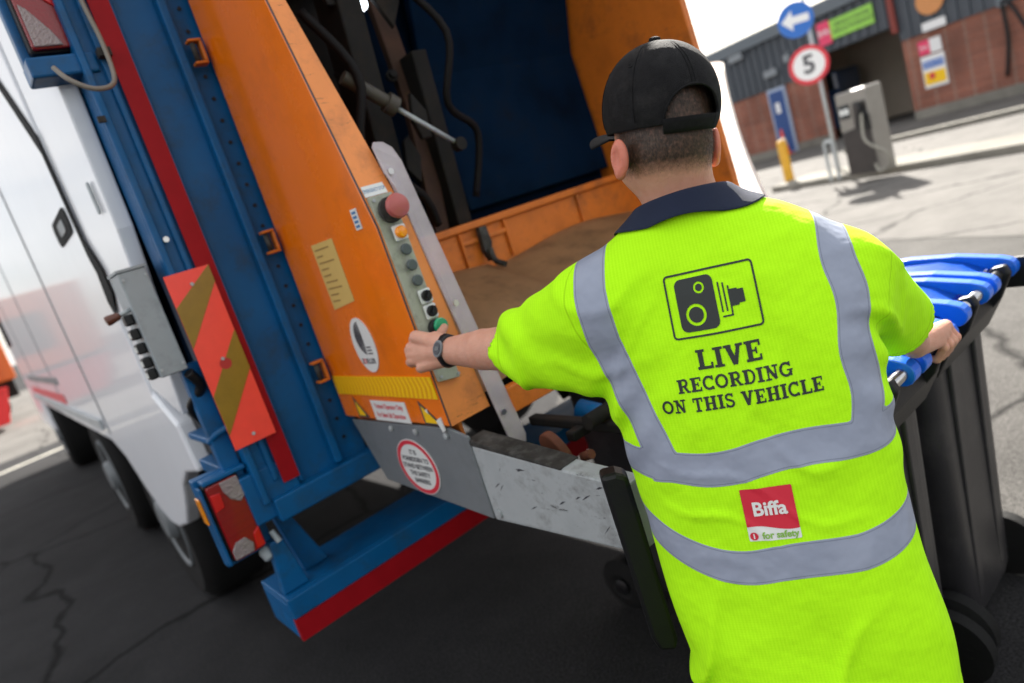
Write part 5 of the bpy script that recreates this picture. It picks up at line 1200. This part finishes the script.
# hair shows on the lower back and sides of the skull, clipped short at the nape
P = Vh-HC; pu, pf, pz_ = P@hu, P@hf, P@hz
hairm = np.minimum.reduce([(pz_+.086)/.022+ .0, (.035-pf)/.02, np.where((np.abs(pu) > .0715), -1, 1)])
edge = np.array([mnoise.noise(Vector(tuple(v*220))) for v in Vh])*.35
hv = np.full(len(VB), -1.); hv[:len(Vh)] = np.clip(hairm+edge, -1, 3)
earm = (np.abs(pu) > .0705) & (pz_ < -.022) & (pz_ > -.095) & (np.abs(pf+.012) < .035)
ev_ = np.zeros(len(VB)); ev_[:len(Vh)] = earm
for nm_, arr in (('hair', hv), ('ear', ev_)):
    at_ = me2.attributes.new(nm_, 'FLOAT', 'POINT'); at_.data.foreach_set('value', arr.astype(np.float32))
def skin_mat():
    m, N, L, b = newmat('skin_and_cropped_hair'); tc = N.new('ShaderNodeTexCoord').outputs['Object']
    n = N.new('ShaderNodeTexNoise'); n.inputs['Scale'].default_value = 45; n.inputs['Detail'].default_value = 5; L.new(tc, n.inputs[0])
    c1 = N.new('ShaderNodeMix'); c1.data_type = 'RGBA'; c1.inputs[6].default_value = (.52, .24, .155, 1); c1.inputs[7].default_value = (.68, .37, .27, 1); L.new(n.outputs[0], c1.inputs[0])
    ea = N.new('ShaderNodeAttribute'); ea.attribute_name = 'ear'; c2 = N.new('ShaderNodeMix'); c2.data_type = 'RGBA'; L.new(ea.outputs['Fac'], c2.inputs[0]); L.new(c1.outputs[2], c2.inputs[6]); c2.inputs[7].default_value = (.62, .20, .13, 1)
    ha = N.new('ShaderNodeAttribute'); ha.attribute_name = 'hair'
    mp = N.new('ShaderNodeMapping'); mp.inputs['Scale'].default_value = (1, 1, .25); L.new(tc, mp.inputs[0])
    n2 = N.new('ShaderNodeTexNoise'); n2.inputs['Scale'].default_value = 700; n2.inputs['Detail'].default_value = 2; L.new(mp.outputs[0], n2.inputs[0])
    hc_ = N.new('ShaderNodeMix'); hc_.data_type = 'RGBA'; hc_.inputs[6].default_value = (.024, .014, .009, 1); hc_.inputs[7].default_value = (.085, .048, .028, 1)
    r2 = N.new('ShaderNodeMapRange'); r2.inputs[1].default_value = .35; r2.inputs[2].default_value = .7; L.new(n2.outputs[0], r2.inputs[0]); L.new(r2.outputs[0], hc_.inputs[0])
    fm = N.new('ShaderNodeMapRange'); fm.inputs[1].default_value = -.3; fm.inputs[2].default_value = 1.0; fm.inputs[4].default_value = 1.0; L.new(ha.outputs['Fac'], fm.inputs[0])
    c3 = N.new('ShaderNodeMix'); c3.data_type = 'RGBA'; L.new(fm.outputs[0], c3.inputs[0]); L.new(c2.outputs[2], c3.inputs[6]); L.new(hc_.outputs[2], c3.inputs[7])
    L.new(c3.outputs[2], b.inputs['Base Color']); b.inputs['Roughness'].default_value = .5
    b.inputs['Subsurface Weight'].default_value = .25; b.inputs['Subsurface Radius'].default_value = (1, .3, .15); b.inputs['Subsurface Scale'].default_value = .012
    bn = N.new('ShaderNodeBump'); bn.inputs['Strength'].default_value = .5; bn.inputs['Distance'].default_value = .002; n3 = N.new('ShaderNodeTexNoise'); n3.inputs['Scale'].default_value = 260; L.new(tc, n3.inputs[0]); L.new(n3.outputs[0], bn.inputs['Height']); L.new(bn.outputs[0], b.inputs['Normal'])
    return m
man = link('person', me2, skin_mat(), smooth=True)
tag(man, 'man in a fluorescent yellow shirt and black cap pressing a button on the truck', 'person')
so = link('shirt', me, MT['shirt'], man, smooth=True)
sm_ = so.modifiers.new('thickness', 'SOLIDIFY'); sm_.thickness = .002; sm_.offset = -1
# hair: short strands standing off the scalp, one mesh
rng = np.random.default_rng(4)
hb_ = bmesh.new(); cand = np.where((hairm > .15) & (pz_ < .05) & (pf < .03))[0]
nrm = np.zeros((len(Vh), 3)); fn_ = np.cross(Vh[Fh[:, 1]]-Vh[Fh[:, 0]], Vh[Fh[:, 2]]-Vh[Fh[:, 0]])
for k in range(4): np.add.at(nrm, Fh[:, k], fn_)
nrm /= np.maximum(np.linalg.norm(nrm, axis=1), 1e-12)[:, None]
if (nrm*(Vh-HC)).sum() < 0: nrm = -nrm
for i in rng.choice(cand, min(16000, len(cand)*6), replace=True):
    p = Vh[i]+rng.normal(0, .0012, 3); n_ = nrm[i]; d = unit(n_*.55-hz*.9+rng.normal(0, .18, 3)); l = .002+.004*rng.random()*min(1, hairm[i])
    sd = unit(np.cross(d, rng.normal(0, 1, 3)))*.00014; q = p+d*l
    hb_.faces.new([hb_.verts.new(p+sd), hb_.verts.new(p-sd), hb_.verts.new(q)])
link('hair', hb_, mat('cropped_brown_hair', (.05, .029, .017), .55, var=.5, vscale=300), man)

# ---- printed marks on the back, laid on the cloth
def back_pt(s, z, off):
    """s across, z height -> point on the cloth; drop straight onto the back from behind"""
    P0 = cen+bu*s; P0 = Vector((P0[0], P0[1], z))-Vector(bf)*.6
    h, n_, i_, d_ = BV.ray_cast(P0, Vector(bf))
    if h is None: return None
    return h-Vector(bf)*off
def decal(name, fn, ext, h, c, ang, m, par, off=.0012):
    vs, fs = cut2(fn, *ext, h); ca, sa = math.cos(ang), math.sin(ang); pts = []
    for x, y in vs:
        p = back_pt(c[0]+x*ca-y*sa, c[1]+x*sa+y*ca, off); pts.append(p if p is not None else Vector(cen))
    mm = bpy.data.meshes.new(name); mm.from_pydata([tuple(p) for p in pts], [], fs); mm.update()
    return link(name, mm, m, par, smooth=True)
GC = (-.014, 1.286); GA = rad(-2.5)     # centre of the printed group
def cam_sdf(X, Y):
    fr_ = np.abs(rect2(X, Y, -.073, -.049, .073, .049, .006))-.0016
    bd_ = rect2(X, Y, -.058, -.041, .006, .041, .011)
    bd_ = np.maximum(bd_, -(np.abs(np.hypot(X+.018, Y-.024)-.0072)-.0016)); bd_ = np.maximum(bd_, -(np.abs(np.hypot(X+.030, Y+.016)-.0145)-.0023))
    L1 = np.minimum(seg2(X, Y, .0135, -.020, .0135, .026, .0026), seg2(X, Y, .021, -.020, .021, .024, .0026)); L2 = seg2(X, Y, .0285, -.0255, .0285, .018, .0026); L3 = seg2(X, Y, .012, -.0268, .0298, -.0268, .0026)
    hd2 = np.minimum(rect2(X, Y, .0285, -.014, .042, .012), rect2(X, Y, .041, -.011, .052, .010))
    return np.minimum.reduce([fr_, bd_, L1, L2, L3, hd2])
decal('camera_pictogram', lambda X, Y: cam_sdf(X/.87, Y/.92)*.87, (-.068, .068, -.049, .049), .0008, (GC[0], GC[1]+.038), GA, MT['print'], so)
def words(X, Y): return word_sdf([('LIVE', .006, -.055, .029, 1.03), ('RECORDING', .006, -.085, .0205, 1.02), ('ON THIS VEHICLE', .010, -.114, .0205, .94)], X, Y)
decal('back_lettering', words, (-.15, .15, -.120, -.018), .0007, (GC[0], GC[1]+.0), GA, MT['print'], so)
# red square logo with white strip
LG = (-.008, 1.016); LA = rad(-2)
def rsq(X, Y): return np.maximum(rect2(X, Y, -.036, -.026, .036, .037), -(Y+.022+.004*np.sin(X*60)))
def wsq(X, Y): return rect2(X, Y, -.036, -.040, .036, .036)
lw = decal('logo_patch', wsq, (-.038, .038, -.042, .040), .0014, LG, LA, MT['print_white'], so, .0010)
lr_ = decal('logo_red_field', rsq, (-.038, .038, -.03, .040), .0014, LG, LA, MT['print_red'], lw, .0015)
def flat_text(name, s, size, cx, cy, m, par, off, bold, sx=1.0):
    b = bmesh.new(); text_into(b, s, size, lambda u, v, o: (u, v, 0), 0, cx, cy, bold=bold, sx=sx)
    for v in b.verts:
        ca, sa = math.cos(LA), math.sin(LA); p = back_pt(LG[0]+v.co.x*ca-v.co.y*sa, LG[1]+v.co.x*sa+v.co.y*ca, off)
        if p is not None: v.co = p
    return link(name, b, m, par)
flat_text('logo_word', 'Biffa', .028, 0, .006, MT['print_white'], lr_, .0028, .0008)
flat_text('logo_strap', 'for safety', .0135, .008, -.0325, MT['print_green'], lw, .0020, .0004, .98)
def dsc(X, Y): return np.hypot(X+.0285, Y+.0325)-.0058
ds = decal('logo_disc', dsc, (-.038, -.02, -.042, -.024), .0008, LG, LA, MT['print_red'], lw, .0020)
flat_text('logo_letter', 'i', .011, -.0285, -.0325, MT['print_white'], ds, .0024, .0004)

# ---- navy polo collar, folded over
def collar():
    b = bmesh.new(); n = 72; rows = []
    nc = LR(.335, 1.118, 0)
    prof = [(.066, 1.460, .0), (.067, 1.484, 0), (.070, 1.488, 0), (.074, 1.482, 0), (.084, 1.452, .4), (.095, 1.426, 1.0)]
    for r, z, kk in prof:
        row = []
        for i in range(n+1):
            a = rad(-128+256*i/n)          # 0 = centre back
            dr_ = -bf*math.cos(a)+bu*math.sin(a)
            fl = 1-.05*math.cos(a)
            rr = r*(1+.10*abs(math.sin(a))+.05*kk*abs(math.sin(a))-.08*kk*max(0, math.cos(a)))
            zz = z-.030*(1-math.cos(a))*.5-.006*kk*math.sin(a)+.026*kk*max(0, math.cos(a))**1.5
            p = nc+dr_*rr; row.append(b.verts.new((p[0], p[1], zz)))
        rows.append(row)
    for a, c in zip(rows, rows[1:]):
        for i in range(n): b.faces.new((a[i], a[i+1], c[i+1], c[i]))
    o = link('collar', b, MT['navy'], so, smooth=True)
    s = o.modifiers.new('thickness', 'SOLIDIFY'); s.thickness = .0028; s.offset = 0
    s = o.modifiers.new('subdivision', 'SUBSURF'); s.levels = 1; s.render_levels = 1
    # lay the outer leaf on the shirt
    for v in o.data.vertices:
        loc, nr_, ix, ds_ = BV.find_nearest(v.co)
        if loc is not None and (v.co-loc).dot(nr_ if (nr_.dot(loc-Vector(LR(.34, 1.1, 1.3))) > 0) else -nr_) < .004 and v.co.z < 1.475:
            nn = nr_ if (nr_.dot(loc-Vector(LR(.34, 1.1, 1.3))) > 0) else -nr_
            v.co = loc+nn*.004
collar()

# ---- cap
CC = hp_(0, .002, .012); ca_, cb_, cc_ = .0835, .101, .098
def cap():
    b = bmesh.new(); nu, nv = 144, 64; g = []
    for i in range(nv+1):
        ph = i/nv*(math.pi/2+.34); row = []
        for j in range(nu):
            th = 2*math.pi*j/nu
            x = math.sin(ph)*math.sin(th); y = math.cos(th)*math.sin(ph); z = math.cos(ph)
            # squarer crown, panels slightly pinched at the six seams
            e = 1-.012*(abs(math.cos(3*th))**18)*min(1, math.sin(ph)*1.5)
            sx = np.sign(x)*abs(x)**.93; sy = np.sign(y)*abs(y)**.93; sz = np.sign(z)*abs(z)**.97
            if z < 0: sz = z*.88; 
            q = CC+hu*ca_*sx*e+hf*cb_*sy*e+hz*cc_*sz*e
            row.append((q, th, ph))
        g.append(row)
    vt = [[b.verts.new(q) for q, th, ph in row] for row in g]
    for i in range(nv):
        for j in range(nu):
            th = (g[i][j][1]+g[i][(j+1) % nu][1])/2; ph = (g[i][j][2]+g[i+1][j][2])/2
            z = math.cos(ph)*cc_ if ph < math.pi/2 else math.cos(ph)*.88*cc_
            back = abs((th-math.pi+math.pi) % (2*math.pi)-math.pi)
            x = math.sin(th)*ca_*math.sin(ph)
            zlow = -.034 if back > 0 else -.034
            if z < -.041: continue
            if math.cos(th) < -.2 and z > -.024 and (x/.042)**2+((z+.024)/.044)**2 < 1: continue   # adjuster opening
            b.faces.new((vt[i][j], vt[i+1][j], vt[i+1][(j+1) % nu], vt[i][(j+1) % nu]))
    bmesh.ops.delete(b, geom=[v for v in b.verts if not v.link_faces], context='VERTS')
    bmesh.ops.remove_doubles(b, verts=b.verts, dist=.0002)
    o = link('cap', b, MT['capcloth'], man, smooth=True)
    s = o.modifiers.new('thickness', 'SOLIDIFY'); s.thickness = .0022; s.offset = 0
    return o
co = cap()
def cpt(th, z, e=1.0):
    """point on the cap wall, th from forward, z height above the cap centre"""
    zz = z/cc_ if z > 0 else z/(.88*cc_); s = math.sqrt(max(0, 1-zz*zz)); x, y = s*math.sin(th), s*math.cos(th)
    x = np.sign(x)*abs(x)**.93; y = np.sign(y)*abs(y)**.93; zq = np.sign(zz)*abs(zz)**.97*cc_ if z > 0 else z
    return CC+hu*ca_*x*e+hf*cb_*y*e+hz*zq*(e if z > 0 else 1)
def band(z0, z1, t0, t1, e, n=60, m=3):
    b = bmesh.new(); g = [[b.verts.new(cpt(t0+(t1-t0)*i/n, z0+(z1-z0)*j/m, e)) for j in range(m+1)] for i in range(n+1)]
    for i in range(n):
        for j in range(m): b.faces.new((g[i][j], g[i+1][j], g[i+1][j+1], g[i][j+1]))
    return b
def solid(o, t):
    s = o.modifiers.new('thickness', 'SOLIDIFY'); s.thickness = t; s.offset = 0; return o
solid(link('strap', band(-.0415, -.021, math.pi-.58, math.pi+.58, 1.025), MT['capcloth'], co, smooth=True), .002)
solid(link('strap_end', band(-.042, -.020, math.pi-.62, math.pi-.42, 1.032, 12), MT['capcloth'], co, smooth=True), .0015)
# stitched rim round the opening
b = bmesh.new(); tube(b, [cpt(math.pi+math.asin(max(-1, min(1, .043*math.cos(a)/ca_/.98)))*1.0, max(-.022, -.024+.045*math.sin(a)), 1.012) for a in [math.pi*k/30 for k in range(31)]], .0017, 8); link('opening_piping', b, MT['capcloth'], co)
b = bmesh.new()
for k in range(6):
    th = math.pi*k/3
    pts = [cpt(th, z, 1.004) for z in np.linspace(-.02, cc_*.985, 22)]
    if k == 3: pts = [p for p in pts if (p-CC)@hz > .024]
    for off_ in (-1, 1):
        tube(b, [p+unit(np.cross(hz, unit(p-CC)))*.0028*off_ for p in pts], .0006, 6)
link('seam_stitching', b, MT['capcloth'], co)
b = bmesh.new(); lathe(b, [(.009, -.002), (.0095, .002), (.0085, .0055), (.004, .0075), (.001, .008)], CC+hz*(cc_+.0005), hz, 24); link('top_button', b, MT['capcloth'], co, autos=True)
b = bmesh.new()
for th in (math.pi*.62, math.pi*1.38, math.pi*.3, -math.pi*.3):
    p = cpt(th, .062, 1.006); n_ = unit(p-CC); u_ = unit(np.cross(n_, hz)); v_ = np.cross(n_, u_)
    tube(b, [p+(u_*math.cos(a)+v_*math.sin(a))*.0036 for a in [2*math.pi*k/16 for k in range(17)]], .0011, 6)
link('eyelet', b, MT['capcloth'], co)
b = bmesh.new(); n, m = 24, 10; g = []
for i in range(n+1):
    r_ = []
    for j in range(m+1):
        t = -1+2*i/n; s = j/m; th = t*1.05
        base = cpt(th, -.036, 1.0); tip = CC+hu*(.078*t)+hf*(.098+.085*(1-abs(t)**2.6))-hz*(.026+.024*t*t-.004)
        q = base*(1-s)+tip*s; r_.append(b.verts.new(q))
    g.append(r_)
for i in range(n):
    for j in range(m): b.faces.new((g[i][j], g[i+1][j], g[i+1][j+1], g[i][j+1]))
solid(link('visor', b, MT['capcloth'], co, smooth=True), .003)

# ---- trousers and boots
def trou_f(X, Y, Z):
    d = np.maximum(torso_f(X, Y, Z, -.006), Z-.78)
    for s in (-1, 1):
        hip = LR(.315, .955, .74)+bu*s*.09; kn = LR(.318, .985, .47)+bu*s*.10; an = LR(.32, .945, .06)+bu*s*.105
        d = smin(d, cone(X, Y, Z, hip, kn, .098, .080), .03); d = smin(d, cone(X, Y, Z, kn, an, .080, .070), .02)
    d = np.where(Z > .355, np.maximum(d, torso_f(X, Y, Z)+.012), d)
    return d+.002*np.sin(Z*40+X*30)
V, Ft = sdf_mesh(trou_f, (.40, .15, .05), (1.35, 1.2, .80), .011)
link('trousers', mesh_np('trousers', V, Ft), MT['trouser'], man, smooth=True)
for s in (-1, 1):
    an = LR(.32, .94, .09)+bu*s*.105
    def boot_f(X, Y, Z):
        d = cone(X, Y, Z, an-ez*.04-bf*.01, an+ez*.02, .048, .046); d = smin(d, cone(X, Y, Z, an-ez*.045-bf*.02, an-ez*.05+bf*.17, .044, .038), .03); return np.maximum(d, .004-Z)
    V, F2 = sdf_mesh(boot_f, an-np.array([.25, .25, .1]), an+np.array([.25, .25, .1]), .007)
    link('boot', mesh_np('boot', V, F2), MT['boot'], man, smooth=True)
# ---- watch on the left wrist
wd = unit(WL-EL); wc = WL-wd*.012
def radius_dir(v, c=wc):      # march out of the forearm to its skin
    t = 0.0
    for _ in range(60):
        p = c+v*t; f_ = hlf(*[np.array([q]) for q in p])[0]
        if f_ > 0: break
        t += .001
    return t
e1 = unit(np.cross(wd, ez)); e2 = np.cross(e1, wd)
b = bmesh.new(); n = 40; g = []
for i in range(n):
    a = 2*math.pi*i/n; v = e1*math.cos(a)+e2*math.sin(a); row = []
    for o_, r_ in ((-.008, .0005), (-.0085, .003), (.0085, .003), (.008, .0005)):
        c_ = wc+wd*o_; row.append(b.verts.new(c_+v*(radius_dir(v, c_)+r_)))
    g.append(row)
for i in range(n):
    for j in range(3): b.faces.new((g[i][j], g[(i+1) % n][j], g[(i+1) % n][j+1], g[i][j+1]))
wt = link('watch', b, MT['black'], man, smooth=True)
vd = unit(-np.array(ray(437, 350))*.75+np.array(VR)*-.55+np.array(VU)*.12); vd = unit(vd-wd*(vd@wd)); rr_ = radius_dir(vd); wc2 = wc+vd*(rr_+.001)
ax1 = wd; ax2 = np.cross(vd, wd)
wmp = lambda u, v, o: tuple(wc2+ax1*u+ax2*v+vd*o)
b = bmesh.new(); prism(b, circ(0, 0, .0145, 28, .0185), wmp, 0, .005); link('case', b, MT['steel_grey'], wt, bevel=.0015)
b = bmesh.new(); prism(b, circ(0, 0, .0105, 28, .0135), wmp, .0052, .0062); link('dial', b, MT['ink'], wt)
b = bmesh.new(); prism(b, rrect(-.006, .006, -.0045, .0045, .001), wmp, .0063, .0068); link('display', b, MT['glassdark'], wt)
# eyes
for s in (-1, 1):
    b = bmesh.new(); bmesh.ops.create_uvsphere(b, u_segments=16, v_segments=10, radius=.0105, matrix=Matrix.Translation(Vector(hp_(s*.030, .086, -.014)))); link('eye', b, MT['label'], man, smooth=True)
bpy.context.view_layer.update()
